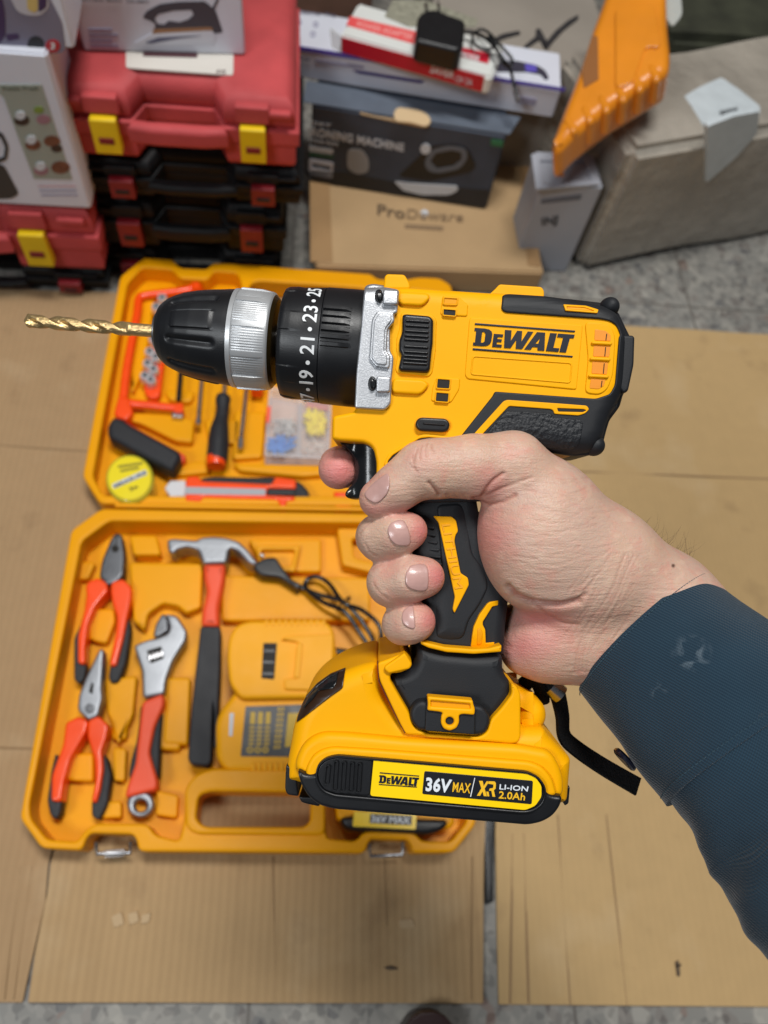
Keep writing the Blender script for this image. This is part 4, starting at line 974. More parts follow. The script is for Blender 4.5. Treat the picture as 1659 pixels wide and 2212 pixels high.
def card_mat(name, rgb, lines, axis='X', dark=(120, 94, 64)):
    m = bpy.data.materials.new(name); m.use_nodes = True; nt = m.node_tree; N, L = nt.nodes, nt.links; b = N['Principled BSDF']
    tc = N.new('ShaderNodeTexCoord')
    def no_(s, d=5, v=None):
        q = N.new('ShaderNodeTexNoise'); q.inputs['Scale'].default_value = s; q.inputs['Detail'].default_value = d; L.new(v or tc.outputs['Object'], q.inputs['Vector']); return q.outputs['Fac']
    mp = N.new('ShaderNodeMapping'); mp.inputs['Scale'].default_value = (1, .03, 1) if axis == 'X' else (.03, 1, 1); L.new(tc.outputs['Object'], mp.inputs['Vector'])
    wv = N.new('ShaderNodeTexWave'); wv.bands_direction = axis; wv.inputs['Scale'].default_value = 40; wv.inputs['Distortion'].default_value = 1.0; wv.inputs['Detail'].default_value = 2; wv.inputs['Detail Scale'].default_value = .3
    L.new(tc.outputs['Object'], wv.inputs['Vector'])
    def mix(a, b_, f, s=1.0):
        x = N.new('ShaderNodeMix'); x.data_type = 'RGBA'; y = N.new('ShaderNodeMath'); y.operation = 'MULTIPLY'; y.inputs[1].default_value = s; L.new(f, y.inputs[0]); L.new(y.outputs[0], x.inputs[0])
        for i, q in ((6, a), (7, b_)):
            if isinstance(q, tuple): x.inputs[i].default_value = q
            else: L.new(q, x.inputs[i])
        return x.outputs[2]
    c = mix(lin(rgb), lin(tuple(int(x * .9) for x in rgb)), no_(5, 6), .8)
    c = mix(c, lin(tuple(min(255, int(x * 1.07)) for x in rgb)), no_(60, 4), .5)
    r0 = N.new('ShaderNodeMapRange'); r0.inputs['From Min'].default_value = .56; r0.inputs['From Max'].default_value = .74; L.new(no_(11, 7), r0.inputs['Value'])
    c = mix(c, lin((206, 184, 150)), r0.outputs[0], .28)
    r1_ = N.new('ShaderNodeMapRange'); r1_.inputs['From Min'].default_value = .60; r1_.inputs['From Max'].default_value = .78; L.new(no_(17, 8), r1_.inputs['Value'])
    c = mix(c, lin((118, 92, 66)), r1_.outputs[0], .45)
    c = mix(c, lin(dark), wv.outputs['Fac'], lines)
    r = N.new('ShaderNodeValToRGB'); r.color_ramp.elements[0].position = .60; r.color_ramp.elements[1].position = .72; L.new(no_(55, 2, mp.outputs['Vector']), r.inputs['Fac'])
    c = mix(c, lin(dark), r.outputs['Color'], lines * .7)
    L.new(c, b.inputs['Base Color']); b.inputs['Roughness'].default_value = .75; b.inputs['Specular IOR Level'].default_value = .25
    ad = N.new('ShaderNodeMath'); ad.operation = 'MULTIPLY_ADD'; L.new(wv.outputs['Fac'], ad.inputs[0]); ad.inputs[1].default_value = lines * 3; L.new(no_(30, 5), ad.inputs[2])
    bp = N.new('ShaderNodeBump'); bp.inputs['Strength'].default_value = .35; bp.inputs['Distance'].default_value = .0015; L.new(ad.outputs[0], bp.inputs['Height']); L.new(bp.outputs['Normal'], b.inputs['Normal'])
    return m
CARD = card_mat('corrugated_card', (176, 146, 106), .14)
CARD2 = card_mat('smooth_card', (186, 156, 110), .03)
CARD3 = card_mat('worn_card', (168, 138, 102), .09)
def fpl(name, pts, h0, h1, m, parent, **k): return plate(name, pts, h0, h1, m, parent, FLOOR, **k)
def ftag(o, label, cat, group=None): return tag(o, label, cat, group)
CREASE = mat('card_crease', (150, 122, 88), .85)
def sheet_card(label, pts, z0, m, creases=()):
    o = fpl('cardboard_sheet', pts, z0, z0 + .0035, m, None, bev=.0006, r=3, g=.012, base=lambda xy: .0010 * np.sin(xy[:, 0] * 31 + 2 * np.sin(xy[:, 1] * 9)) * np.sin(xy[:, 1] * 17 + xy[:, 0] * 7) - .0004); ftag(o, label, 'cardboard', 'flattened cartons spread on the floor')
    for a, b_, w_ in creases:
        P, Q = FLOOR.P(*a, z0 + .0036), FLOOR.P(*b_, z0 + .0036)
        d = (Q - P).normalized(); s = Vector((-d.y, d.x, 0)) * w_
        V = [P - s, P - s * .2 + Vector((0, 0, .0006)), P + s * .2 - Vector((0, 0, .0002)), P + s, Q - s, Q - s * .2 + Vector((0, 0, .0006)), Q + s * .2, Q + s]
        obj('crease', mesh_from([v - Vector((0, 0, .00005)) for v in V], [(0, 1, 5, 4), (1, 2, 6, 5), (2, 3, 7, 6)]), m if w_ > .003 else CREASE, o)
    return o
sheet_card('long flat cardboard at the left edge, under the left side of the open orange case', [(-260, 612), (0, 622), (300, 634), (300, 1095), (170, 1600), (104, 1868), (98, 1950), (60, 2110), (48, 2166), (-300, 2166)], .0005, CARD3,
           (((-100, 955), (205, 975), .0012), ((-100, 1612), (70, 1617), .0012), ((45, 1870), (10, 2160), .0009), ((70, 1870), (30, 2160), .0006)))
sheet_card('corrugated cardboard lying under the orange case, plain near the bottom edge', [(280, 634), (1120, 660), (1080, 1100), (1062, 1500), (1046, 1850), (1044, 2168), (60, 2166), (75, 2060), (102, 1930), (108, 1868), (150, 1700)], .0045, CARD,
           (((590, 1850), (596, 2160), .0008), ((1020, 1850), (1018, 2160), .0007), ((830, 1850), (836, 2000), .0005)))
sheet_card('wide smooth cardboard to the right, behind the wrist and under the sleeve', [(1110, 690), (1350, 703), (1900, 735), (2300, 2200), (1700, 2176), (1078, 2170), (1070, 1800), (1086, 1450), (1098, 1100)], .0010, CARD2,
           (((1100, 1012), (1700, 1036), .0012), ((1440, 1400), (1700, 1412), .0008), ((1108, 1800), (1102, 2168), .0012), ((1132, 1800), (1142, 2168), .0012), ((1205, 1760), (1232, 2170), .0008), ((1310, 1760), (1355, 2172), .0008)))
st_ = fpl('gap_dark_strip', [(1044, 1770), (1069, 1770), (1066, 1900), (1067, 1948), (1050, 1952), (1047, 1860)], .001, .0065, BLKG, None, bev=.0015, r=4)  # black plate added so the gap between the sheets reads dark
tag(st_, 'narrow black strip added to darken the gap between the two cardboard sheets', 'strip')
MK = mat('ink_mark', (84, 70, 56), .8); WM_ = mat('scuffed_paper', (184, 158, 122), .85)
shs = [o for o in bpy.data.objects if o.name.startswith('cardboard_sheet')]
for pts_, m_, s_ in (([(1459, 2078), (1466, 2074), (1470, 2108), (1464, 2110)], MK, 2), ([(1461, 2084), (1472, 2082), (1472, 2088), (1462, 2090)], MK, 2), ([(828, 2090), (846, 2086), (862, 2094), (840, 2096)], MK, 1),
                     ([(240, 1980), (262, 1970), (268, 1996), (246, 2004)], WM_, 1), ([(276, 1974), (296, 1968), (300, 1990), (280, 1998)], WM_, 1), ([(306, 1976), (326, 1972), (322, 1992), (304, 1996)], WM_, 1), ([(860, 1988), (892, 1984), (896, 2004), (866, 2006)], WM_, 1)):
    z_ = .0046 if s_ == 2 else .0080
    fpl('mark', pts_, z_ - .001, z_ + .0009, m_, shs[s_], bev=.0002, r=5)
# shoe tip at the very bottom
sh = fpl('shoe', [(850, 2300), (866, 2235), (886, 2200), (910, 2187), (938, 2184), (962, 2194), (985, 2222), (1000, 2300)], .002, .030, mat('dark_brown_leather', (44, 20, 20), .35, var=.2), None, bev=.013, res=6, r=8)
tag(sh, 'dark brown toe of a shoe poking in at the bottom edge, on the terrazzo', 'shoe')

# ------------------------------------------------------------------ the open tool case
RIM, FLR = .046, .014
case = thing('tool_case', 'open orange-yellow plastic tool case lying flat, trays moulded for tools, two wire latches', 'tool case', FLOOR.M, FLOOR.P(560, 1100, .008))
Z0 = .008
T_OUT = [(218, 1098), (153, 1145), (42, 1767), (89, 1832)] + C('b6', (243, 612), (256, 572), (274, 552), (418, 556), (432, 574), (440, 616), (1232, 622), (1244, 585), (1255, 572), (1380, 575), (1392, 590), (1400, 622), (1542, 620), (1620, 520)) + [(993, 1112)]
HOLEH = C('b6', (650, 420), (690, 406), (1020, 410), (1042, 430), (1040, 510), (1018, 530), (672, 530), (640, 505))
T_CAV = [(236, 1124), (176, 1168)] + C('b6', (58, 452), (62, 500), (120, 574), (226, 582), (250, 545), (290, 518), (470, 520), (500, 560), (582, 580), (600, 500), (604, 400), (640, 345), (700, 322), (1060, 322), (1090, 350), (1096, 570), (1200, 580), (1230, 545), (1400, 545), (1430, 580), (1530, 582), (1588, 512)) + [(968, 1130)]
tray = fpl('base_tray', T_OUT, Z0, FLR, CASE, case, bev=.001, r=12, ht=RIM, holes=[HOLEH], hr=14)
fpl('tray_wall', T_OUT, FLR - .001, RIM, CASE, tray, bev=.0028, res=4, r=12, holes=[T_CAV, HOLEH], hr=12)
def blk(pts, z, r=8, par=None, z0=.011, b=.003): fpl('moulded_block', pts, z0, z, CASE, par or tray, bev=b, res=3, r=r)
blk(C('b5', (620, 330), (1010, 335), (1000, 570), (920, 600), (880, 560), (800, 545), (720, 600), (700, 690), (640, 640)), .030)
blk(C('b5', (1110, 400), (1900, 410), (1900, 640), (1110, 640)), .028)
blk(C('b5', (620, 185), (765, 185), (790, 290), (640, 290)), .032)
blk(C('b5', (410, 575), (540, 575), (545, 640), (500, 760), (405, 740)), .027)
blk(C('b5', (490, 950), (660, 930), (640, 1140), (560, 1300), (500, 1120)), .028)
blk(C('b5', (820, 940), (945, 940), (930, 1300), (800, 1290)), .028)
blk(C('b6', (510, 30), (602, 30), (585, 262), (505, 260)), .0262)
blk(C('b6', (190, 275), (282, 270), (282, 372), (186, 368)), .027)
blk(C('b6', (345, 40), (430, 40), (395, 225), (345, 225)), .0256)
blk(C('b6', (350, 250), (398, 256), (392, 372), (352, 368)), .027)
blk(C('b6', (500, 400), (580, 420), (575, 500), (500, 490)), .024)
blk(C('b5', (1250, 205), (1640, 205), (1640, 380), (1330, 380)), .026)
fpl('moulded_frame', C('b5', (1290, 240), (1530, 240), (1500, 380), (1310, 370)), .022, .034, CASE, tray, bev=.002, r=6, holes=[C('b5', (1320, 262), (1500, 262), (1480, 350), (1330, 345))])
fpl('moulded_frame', [(728, 1140), (1000, 1140), (1000, 1330), (860, 1330), (820, 1240), (740, 1220)], .018, .032, CASE, tray, bev=.002, r=8, holes=[[(760, 1162), (980, 1162), (980, 1300), (880, 1300), (845, 1225), (765, 1205)]])
blk(C('b5', (345, 320), (440, 330), (400, 420), (330, 420)), .026)
blk(C('b6', (300, 440), (380, 440), (380, 500), (300, 500)), .026)
fpl('handle_rim', C('b6', (600, 395), (640, 345), (700, 325), (1060, 325), (1092, 345), (1094, 560), (640, 556), (604, 530)), RIM - .004, RIM + .004, CASE, tray, bev=.003, r=20, holes=[HOLEH], hr=14)
# lid
L_OUT = [(216, 1087), (178, 1028), (259, 597), (310, 556), (375, 560), (387, 578), (448, 581), (460, 566), (802, 591), (815, 602), (870, 604), (905, 598), (950, 600), (976, 616), (1006, 1050), (992, 1094)]
L_HOLE = [(540, 612), (560, 606), (790, 622), (800, 640), (796, 672), (548, 662), (536, 645)]
L_CAV = [(222, 1070), (200, 1028)] + C('b4', (345, 175), (425, 92), (585, 104), (622, 150), (772, 158), (806, 112), (930, 122), (950, 180), (960, 330), (1020, 352)) + [(780, 702), (825, 690), (830, 622), (900, 626), (950, 634), (962, 650), (985, 1046), (972, 1072)]
lid = fpl('lid_tray', L_OUT, Z0, FLR, CASE, case, bev=.001, r=10, ht=.038, holes=[L_HOLE], hr=8)
fpl('tray_wall', L_OUT, FLR - .001, .038, CASE, lid, bev=.0026, res=4, r=10, holes=[L_CAV, L_HOLE], hr=10)
def lblk(pts, z, r=8): fpl('moulded_block', pts, .011, z, CASE, lid, bev=.003, res=3, r=r)
lblk(C('b4', (420, 270), (490, 260), (430, 640), (370, 760), (360, 640)), .022)
lblk(C('b4', (540, 740), (700, 750), (690, 800), (650, 810), (560, 790)), .022)
lblk(C('b4', (340, 900), (360, 860), (560, 870), (700, 900), (690, 1020), (600, 1010), (420, 920)), .026)
lblk(C('b4', (910, 850), (1080, 860), (1060, 1100), (900, 1110)), .022)
lblk(C('b4', (700, 1120), (760, 1120), (780, 1180), (560, 1200), (560, 1160)), .022)
lblk(C('b4', (900, 1130), (1400, 1140), (1400, 1190), (1280, 1200), (940, 1170)), .024)
lblk(C('b4', (560, 480), (700, 480), (700, 560), (560, 560)), .022)
lblk([(440, 905), (520, 905), (515, 960), (450, 950)], .022)
# hinge
tube('hinge_rod', [FLOOR.P(250, 1092, .038), FLOOR.P(620, 1098, .038), FLOOR.P(985, 1104, .038)], .0030, CASE, case, FLOOR.M, seg=12)
def latch(k, x0, x1, y0, y1):
    p = C(k, (x0, y0), (x0 + 3, y1), (x1, y1 - 4), (x1 + 2, y0 - 4))
    l = tube('latch', [FLOOR.P(p[0][0], p[0][1], .036), FLOOR.P(p[1][0], p[1][1], .030), FLOOR.P(p[2][0], p[2][1], .030), FLOOR.P(p[3][0], p[3][1], .036)], .0019, STEEL, case, FLOOR.M, sub=1)
    return l
latch('b6', 292, 412, 580, 625); latch('b6', 1246, 1362, 585, 632)
fpl('latch_plate', C('b6', (318, 612), (392, 606), (388, 634), (322, 638)), .010, .026, STEEL, case, bev=.001, r=3)

# ------------------------------------------------------------------ hand tools in the base tray
def ft(name, label, cat, base_px, group=None): return thing(name, label, cat, FLOOR.M, FLOOR.P(*base_px, .016), group)
MET = mat('bright_tool_steel', (148, 151, 156), .42, metal=.8, bump=.1, bscale=200, var=.06, vscale=60)
MET2 = mat('grey_tool_steel', (104, 106, 110), .38, metal=.85, bump=.1, bscale=200)
t = ft('combination_pliers', 'wide blunt-nosed pliers with orange and black handles, upper left of the base tray', 'pliers', (235, 1300), 'pliers in the base tray')
hd = fpl('jaws', C('b5', (548, 170), (582, 182), (596, 290), (588, 400), (540, 445), (500, 450), (458, 405), (474, 315), (522, 200)), .022, .040, MET2, t, bev=.003, r=8)
fpl('jaw_notch', circ(*C('b5', (545, 258))[0], 8), .036, .0405, HOLE, hd, bev=.0002)
fpl('jaw_gap', C('b5', (554, 180), (559, 182), (552, 250), (546, 250)), .036, .0404, HOLE, hd, bev=.0001, r=1)
def hand_(o_pts, b_pts, k, t):
    fpl('handle_back', C(k, *b_pts), .018, .034, BGRIP, t, bev=.0022, res=4, r=8)
    fpl('handle', C(k, *o_pts), .020, .040, ORG, t, bev=.0028, res=4, r=8)
hand_([(452, 408), (500, 435), (508, 480), (440, 560), (402, 650), (385, 780), (386, 870), (345, 866), (345, 720), (378, 590), (392, 500), (385, 460), (400, 430)],
      [(352, 680), (375, 620), (390, 900), (376, 955), (350, 974), (326, 952), (326, 730)], 'b5', t)
hand_([(524, 432), (585, 415), (632, 458), (630, 520), (612, 600), (585, 740), (548, 880), (512, 878), (545, 700), (553, 620), (528, 545), (518, 470)],
      [(600, 600), (622, 640), (625, 700), (600, 860), (562, 962), (528, 972), (508, 945), (520, 860), (560, 760)], 'b5', t)
t = ft('needle_nose_pliers', 'slim needle-nosed pliers with orange handles, lower left corner of the base tray', 'pliers', (175, 1600), 'pliers in the base tray')
hd = fpl('jaws', C('b5', (462, 786), (486, 792), (472, 1000), (478, 1050), (452, 1150), (400, 1168), (342, 1112), (350, 1035), (384, 945), (440, 830)), .024, .042, MET, t, bev=.003, r=8)
fpl('jaw_notch', C('b5', (420, 965), (432, 975), (425, 1030), (404, 1020)), .040, .0424, HOLE, hd, bev=.0001, r=3)
fpl('pivot', circ(*C('b5', (408, 1105))[0], 10), .040, .0440, MET2, hd, bev=.0008)
hand_([(184, 166), (230, 142), (264, 158), (256, 200), (202, 292), (178, 380), (170, 442), (134, 440), (136, 350), (176, 240)],
      [(150, 270), (135, 330), (120, 440), (132, 492), (152, 505), (166, 484), (174, 430), (180, 330)], 'b6', t)
hand_([(262, 158), (300, 140), (336, 175), (326, 225), (312, 262), (316, 330), (305, 400), (292, 446), (274, 442), (288, 370), (284, 290), (260, 215)],
      [(306, 262), (330, 290), (344, 350), (330, 450), (302, 508), (276, 494), (276, 440), (296, 390)], 'b6', t)
t = ft('adjustable_wrench', 'silver adjustable wrench with orange-red and black grip, between the pliers and the hammer', 'wrench', (330, 1560))
hd = fpl('wrench_head', C('b5', (806, 600), (872, 612), (926, 692), (920, 742), (852, 850), (816, 950), (806, 1030), (690, 1050), (686, 905), (642, 772), (700, 745), (770, 728), (822, 706), (834, 672)), .022, .038, MET, t, bev=.003, r=8)
fpl('moving_jaw', C('b5', (746, 722), (758, 660), (790, 605), (808, 604), (824, 640), (828, 690), (770, 728)), .020, .034, MET2, hd, bev=.002, r=6)
fpl('screw_window', C('b5', (712, 800), (790, 776), (804, 840), (734, 868)), .034, .0384, HOLE, hd, bev=.0001, r=3)
for i in range(4):
    c = C('b5', (728 + i * 20, 832 - i * 6))[0]; fpl('knurl', circ(c[0], c[1], 4, ry=7), .034, .0405, STEEL, hd, bev=.001, r=.5)
fpl('grip_back', C('b6', (446, 105), (440, 170), (432, 230), (412, 300), (404, 350), (412, 366), (440, 360), (500, 372), (512, 350), (516, 230), (524, 130), (500, 120), (470, 115)), .018, .034, BGRIP, t, bev=.003, r=6, res=4)
fpl('grip', C('b6', (452, 92), (526, 62), (530, 100), (496, 180), (478, 270), (506, 368), (504, 400), (430, 418), (390, 430), (398, 392), (428, 310), (440, 200)), .020, .040, ORGR, t, bev=.0034, r=10, res=4)
fpl('hanging_ring', circ(*C('b6', (446, 450))[0], 29, n=36), .022, .034, MET, t, bev=.003, r=1, holes=[circ(*C('b6', (447, 455))[0], 13)], hr=1)
t = ft('claw_hammer', 'claw hammer with steel head, orange-red neck and black grip, in the base tray', 'hammer', (440, 1400))
fpl('hammer_head', C('b5', (818, 206), (860, 200), (975, 212), (1000, 196), (1060, 190), (1130, 196), (1200, 216), (1258, 270), (1302, 330), (1288, 345), (1250, 330), (1190, 262), (1150, 252), (1136, 332), (1010, 336), (984, 262), (930, 246), (870, 262), (860, 282), (826, 272)), .024, .050, MET, t, bev=.0034, res=5, r=8)
fpl('neck', C('b5', (1012, 336), (1130, 336), (1124, 420), (1094, 560), (1096, 668), (1000, 666), (1004, 590), (1030, 480), (1014, 410)), .024, .046, ORGR, t, bev=.0052, res=5, r=8)
fpl('grip', C('b5', (998, 668), (1104, 670), (1100, 900), (1082, 1327)) + C('b6', (700, 100), (694, 300), (684, 316), (622, 312), (612, 292), (624, 120)), .022, .046, BGRIP, t, bev=.0068, res=5, r=8)
# charger
t = ft('battery_charger', 'orange-yellow battery charger with dark slot and black spec label, half hidden by the drill battery', 'charger', (600, 1500))
CH = mat('charger_plastic', (242, 168, 20), .45, spec=.2, bump=.05, var=.03)
ch = fpl('charger_body', C('e5', (130, 420), (200, 800), (60, 980), (20, 1100), (30, 1400), (120, 1515), (1200, 1560), (1250, 1000), (1090, 400), (1080, 300), (300, 200)), .016, .050, CH, t, bev=.007, res=6, r=14)
fpl('dock', C('e5', (140, 340), (200, 225), (310, 180), (1000, 172), (1078, 262), (1090, 420), (1062, 860), (250, 872), (150, 740), (128, 520)), .034, .060, CH, t, bev=.004, res=4, r=14)
fpl('terminal_slot', C('e5', (450, 380), (572, 380), (546, 704), (432, 694)), .056, .0604, HOLE, t, bev=.0001, r=2)
for y in (430, 530, 632):
    fpl('contact', C('e5', (450 - (y - 430) * .05, y), (556 - (y - 430) * .06, y + 6), (552 - (y - 430) * .06, y + 36), (446 - (y - 430) * .05, y + 36)), .057, .0612, BLK, t, bev=.0006, r=2)
fpl('dock_step', C('e5', (600, 350), (660, 320), (1070, 300), (1050, 800), (640, 790), (630, 700), (740, 690), (760, 370)), .056, .0635, CH, t, bev=.0012, r=5)
fpl('dock_step', C('e5', (750, 380), (800, 380), (770, 690), (720, 690)), .060, .0655, CH, t, bev=.001, r=5)
for i in range(10): fpl('cooling_fin', C('e5', (470 + i * 56, 172), (494 + i * 56, 172), (490 + i * 56, 226), (466 + i * 56, 226)), .050, .0612, CH, t, bev=.0008, r=3)
for i in range(8): fpl('cooling_fin', C('e5', (350 + i * 50, 1434), (384 + i * 50, 1434), (380 + i * 50, 1512), (346 + i * 50, 1512)), .040, .0515, CH, t, bev=.0008, r=3)
lb = fpl('spec_label', C('e5', (292, 942), (960, 918), (900, 1390), (248, 1384)), .049, .0504, mat('label_black', (20, 24, 30), .4), t, bev=.0001, r=2)
GI = mat('label_gold', (196, 160, 40), .5)
for i in range(3):
    x = 330 + i * 68
    fpl('label_mark', C('e5', (x + 8, 990), (x + 50, 990), (x + 46, 1100), (x, 1100)), .0500, .0507, GI, lb, bev=.0001, r=3)
    for j in range(5): fpl('label_mark', C('e5', (x - 2 - j * 2, 1120 + j * 36), (x + 44 - j * 2, 1120 + j * 36), (x + 42 - j * 2, 1138 + j * 36), (x - 4 - j * 2, 1138 + j * 36)), .0500, .0507, GI, lb, bev=.00005, r=1)
    c = C('e5', (x + 2, 1326))[0]; fpl('label_mark', circ(c[0], c[1], 7), .0500, .0507, GI, lb, bev=.0001, r=1, holes=[circ(c[0], c[1], 3.5)], hr=.5)
for j in range(8): fpl('label_mark', C('e5', (580 - j * 5, 950 + j * 48), (636 - j * 5, 950 + j * 48), (632 - j * 5, 980 + j * 48), (576 - j * 5, 980 + j * 48)), .0500, .0507, GI, lb, bev=.00005, r=2, holes=[C('e5', (592 - j * 5, 958 + j * 48), (622 - j * 5, 958 + j * 48), (620 - j * 5, 972 + j * 48), (590 - j * 5, 972 + j * 48))], hr=1)
fpl('label_mark', C('e5', (670, 1000), (780, 1000), (730, 1300), (640, 1300)), .0500, .0507, GI, lb, bev=.0001, r=2)
fpl('badge', C('e5', (152, 1000), (190, 1000), (176, 1204), (144, 1204)), .049, .0506, LTB, t, bev=.0001, r=2)
def fp3(*p): return [tuple(FLOOR.P(a, b_, c)) for a, b_, c in p]
cd = tube('power_cord', fp3((718, 1408, .034), (760, 1413, .034), (796, 1404, .036), (806, 1385, .04), (780, 1340, .044), (740, 1300, .046), (690, 1285, .040), (650, 1268, .038), (612, 1246, .038), (590, 1232, .038)), .0026, BLKG, t, FLOOR.M)
tube('power_cord', fp3((800, 1402, .046), (822, 1386, .044), (818, 1350, .044), (782, 1318, .048), (742, 1302, .052), (712, 1262, .044), (685, 1246, .042), (664, 1252, .040), (662, 1272, .040), (700, 1302, .044), (745, 1322, .050), (778, 1368, .046), (800, 1402, .046)), .0026, BLKG, t, FLOOR.M)
tube('cord_tie', fp3((728, 1318, .050), (742, 1300, .060), (756, 1290, .050), (744, 1314, .044), (728, 1318, .050)), .0012, BLK, t, FLOOR.M)
tube('strain_relief', fp3((712, 1407, .034), (750, 1412, .034)), .005, BLK, t, FLOOR.M)
pg = fpl('plug', C('b5', (1340, 302), (1400, 300), (1430, 350), (1470, 400), (1530, 470), (1500, 462), (1420, 410), (1320, 400), (1278, 365), (1282, 335)), .028, .046, BLK, t, bev=.005, r=8)
for q in (((1335, 300), (1318, 288)), ((1288, 345), (1262, 338))):
    tube('plug_pin', [tuple(FLOOR.P(*C('b5', p)[0], .038)) for p in q], .0022, STEEL, pg, FLOOR.M)
# spare battery under the drill
t = ft('spare_battery', 'small yellow and black battery pack lying in the tray just below the drill battery', 'battery', (850, 1770))
fpl('battery_top', [(720, 1700), (950, 1700), (985, 1775), (975, 1790), (760, 1780), (728, 1768)], .016, .046, CASE, t, bev=.004, r=8)
bb = fpl('battery_base', [(735, 1766), (760, 1762), (900, 1768), (965, 1770), (968, 1782), (950, 1796), (925, 1802), (760, 1792), (742, 1784)], .022, .054, BLK, t, bev=.004, r=8)
fpl('sticker', [(765, 1752), (900, 1758), (898, 1792), (762, 1785)], .053, .0545, STK, bb, bev=.0001, r=2)
fpl('sticker_field', [(800, 1758), (890, 1762), (889, 1783), (798, 1778)], .0543, .0548, MATS['black_sticker_field'], bb, bev=.0001, r=1)
text('sticker_lettering', '36V MAX', [(803, 1761), (886, 1765), (885, 1780), (801, 1776)], .0550, WHT, bb, FLOOR, bold=.02)

# ------------------------------------------------------------------ things in the lid
t = ft('hacksaw', 'orange hacksaw with a black grip, along the left side of the lid tray', 'saw', (290, 850))
b4 = lambda h, *p: [tuple(FLOOR.P(*C('b4', q)[0], h)) for q in p]
tube('saw_frame', b4(.028, (705, 198), (640, 215), (560, 225), (440, 240), (405, 262), (398, 330), (365, 500), (340, 640), (325, 770), (318, 830)), .0055, ORG, t, FLOOR.M, flat=.8)
tube('saw_frame', b4(.030, (318, 800), (370, 815), (480, 825), (600, 838), (640, 832)), .0055, ORG, t, FLOOR.M, flat=.8)
fpl('frame_corner', C('b4', (296, 770), (352, 780), (376, 860), (338, 905), (268, 872)), .018, .036, ORG, t, bev=.004, r=8)
tube('frame_end', b4(.030, (708, 190), (716, 225)), .0075, ORG, t, FLOOR.M)
fpl('frame_end', C('b4', (598, 812), (640, 812), (642, 860), (592, 860)), .020, .038, ORG, t, bev=.003, r=4)
fpl('blade_bolt', C('b4', (582, 856), (642, 858), (638, 888), (578, 884)), .018, .034, STEEL, t, bev=.003, r=4)
tube('tension_rod', b4(.030, (632, 600), (616, 800)), .0032, BLK, t, FLOOR.M)
fpl('grip_back', C('b4', (280, 890), (330, 905), (660, 1090), (640, 1130), (600, 1170), (400, 1060), (240, 980), (236, 930)), .016, .030, ORGR, t, bev=.003, r=12)
fpl('grip', C('b4', (262, 878), (310, 884), (360, 920), (620, 1062), (628, 1095), (588, 1164), (560, 1160), (300, 1020), (238, 985), (232, 930)), .018, .046, BGRIP, t, bev=.0072, res=6, r=12)
# sockets on a rail
t = ft('socket_rail', 'orange plastic rail that carries the small silver sockets, beside the drill chuck', 'socket rail', (330, 780))
fpl('rail', C('b4', (520, 420), (560, 420), (520, 760), (500, 785), (450, 780), (430, 740), (440, 600), (490, 480)), .016, .026, ORG, t, bev=.002, r=8)
first = None
for i, (x, y) in enumerate(((535, 282), (505, 330), (490, 500), (522, 535), (470, 566), (502, 594), (460, 628), (490, 660), (446, 694), (476, 716))):
    c = C('b4', (x, y))[0]
    if first is None:
        s = thing('socket', 'small silver hex socket standing on the orange rail, one of two rows', 'socket', FLOOR.M, FLOOR.P(*c, .026), 'silver sockets on the orange rail')
        A_ = FLOOR.P(*c, .026)
        lathe_fn('socket_wall', [(0, .0045), (0, .0060), (.001, .0064), (.010, .0064), (.012, .0052), (.012, .0034), (.004, .0030), (.002, .0045)], A_, (0, 0, 1), (0, 1, 0), mat('bright_chrome', (222, 222, 226), .25, metal=.45), s, FLOOR.M, seg=24, cap=False)
        lathe_fn('socket_well', [(.0, .0028), (.006, .0028)], A_, (0, 0, 1), (0, 1, 0), HOLE, s, FLOOR.M, seg=16)
        first = s; kids = [o for o in bpy.data.objects if o.parent == s]
    else:
        s = first.copy(); COL.objects.link(s); s.matrix_world = Matrix.Translation(FLOOR.P(*c, .026))
        for k_ in kids: q = k_.copy(); COL.objects.link(q); q.parent = s
# screwdriver and blades
t = ft('screwdriver', 'screwdriver with thick black handle and orange end cap, in the lid tray', 'screwdriver', (480, 940))
tube('shaft', b4(.034, (866, 640), (858, 790)), .0026, STEEL, t, FLOOR.M)
tube('handle', b4(.034, (855, 778), (852, 800), (850, 850), (842, 900), (832, 960), (828, 1020), (822, 1100), (818, 1120)), .01, BGRIP, t, FLOOR.M, rad=[.0085, .0095, .0078, .0085, .0115, .0125, .0125, .0118], seg=16)
tube('end_cap', b4(.034, (818, 1108), (814, 1150)), .0116, ORG, t, FLOOR.M, seg=16, rad=[.0122, .0105])
for lab, p, tip in (('thin bare silver screwdriver left of the black screwdriver handle', ((745, 640), (734, 760), (722, 900)), (720, 930)),
                    ('thin bare silver screwdriver right of the black screwdriver handle', ((985, 650), (966, 840), (948, 1000)), (944, 1058))):
    t = ft('thin_screwdriver', lab, 'screwdriver', C('b4', p[1])[0], 'thin screwdrivers in the lid')
    tube('shaft', b4(.030, *p), .0026, STEEL, t, FLOOR.M); tube('blade_tip', b4(.030, p[-1], tip), .0036, STEEL, t, FLOOR.M)
t = ft('bit_holder', 'small orange plastic cap showing just under the silver chuck ring', 'bit holder', C('b4', (1035, 745))[0])
tube('cap', b4(.030, (1040, 700), (1032, 762)), .008, ORG, t, FLOOR.M)
t = ft('hex_key_holder', 'orange plastic holder at the lid edge, left of the thumb', 'hex key holder', C('b4', (1490, 1330))[0])
fpl('holder', C('b4', (1440, 1280), (1540, 1285), (1535, 1372), (1448, 1370)), .018, .036, ORG, t, bev=.002, r=4)
fpl('holder_slot', C('b4', (1470, 1295), (1500, 1296), (1498, 1340), (1470, 1340)), .030, .0364, ORGR, t, bev=.0002, r=2)
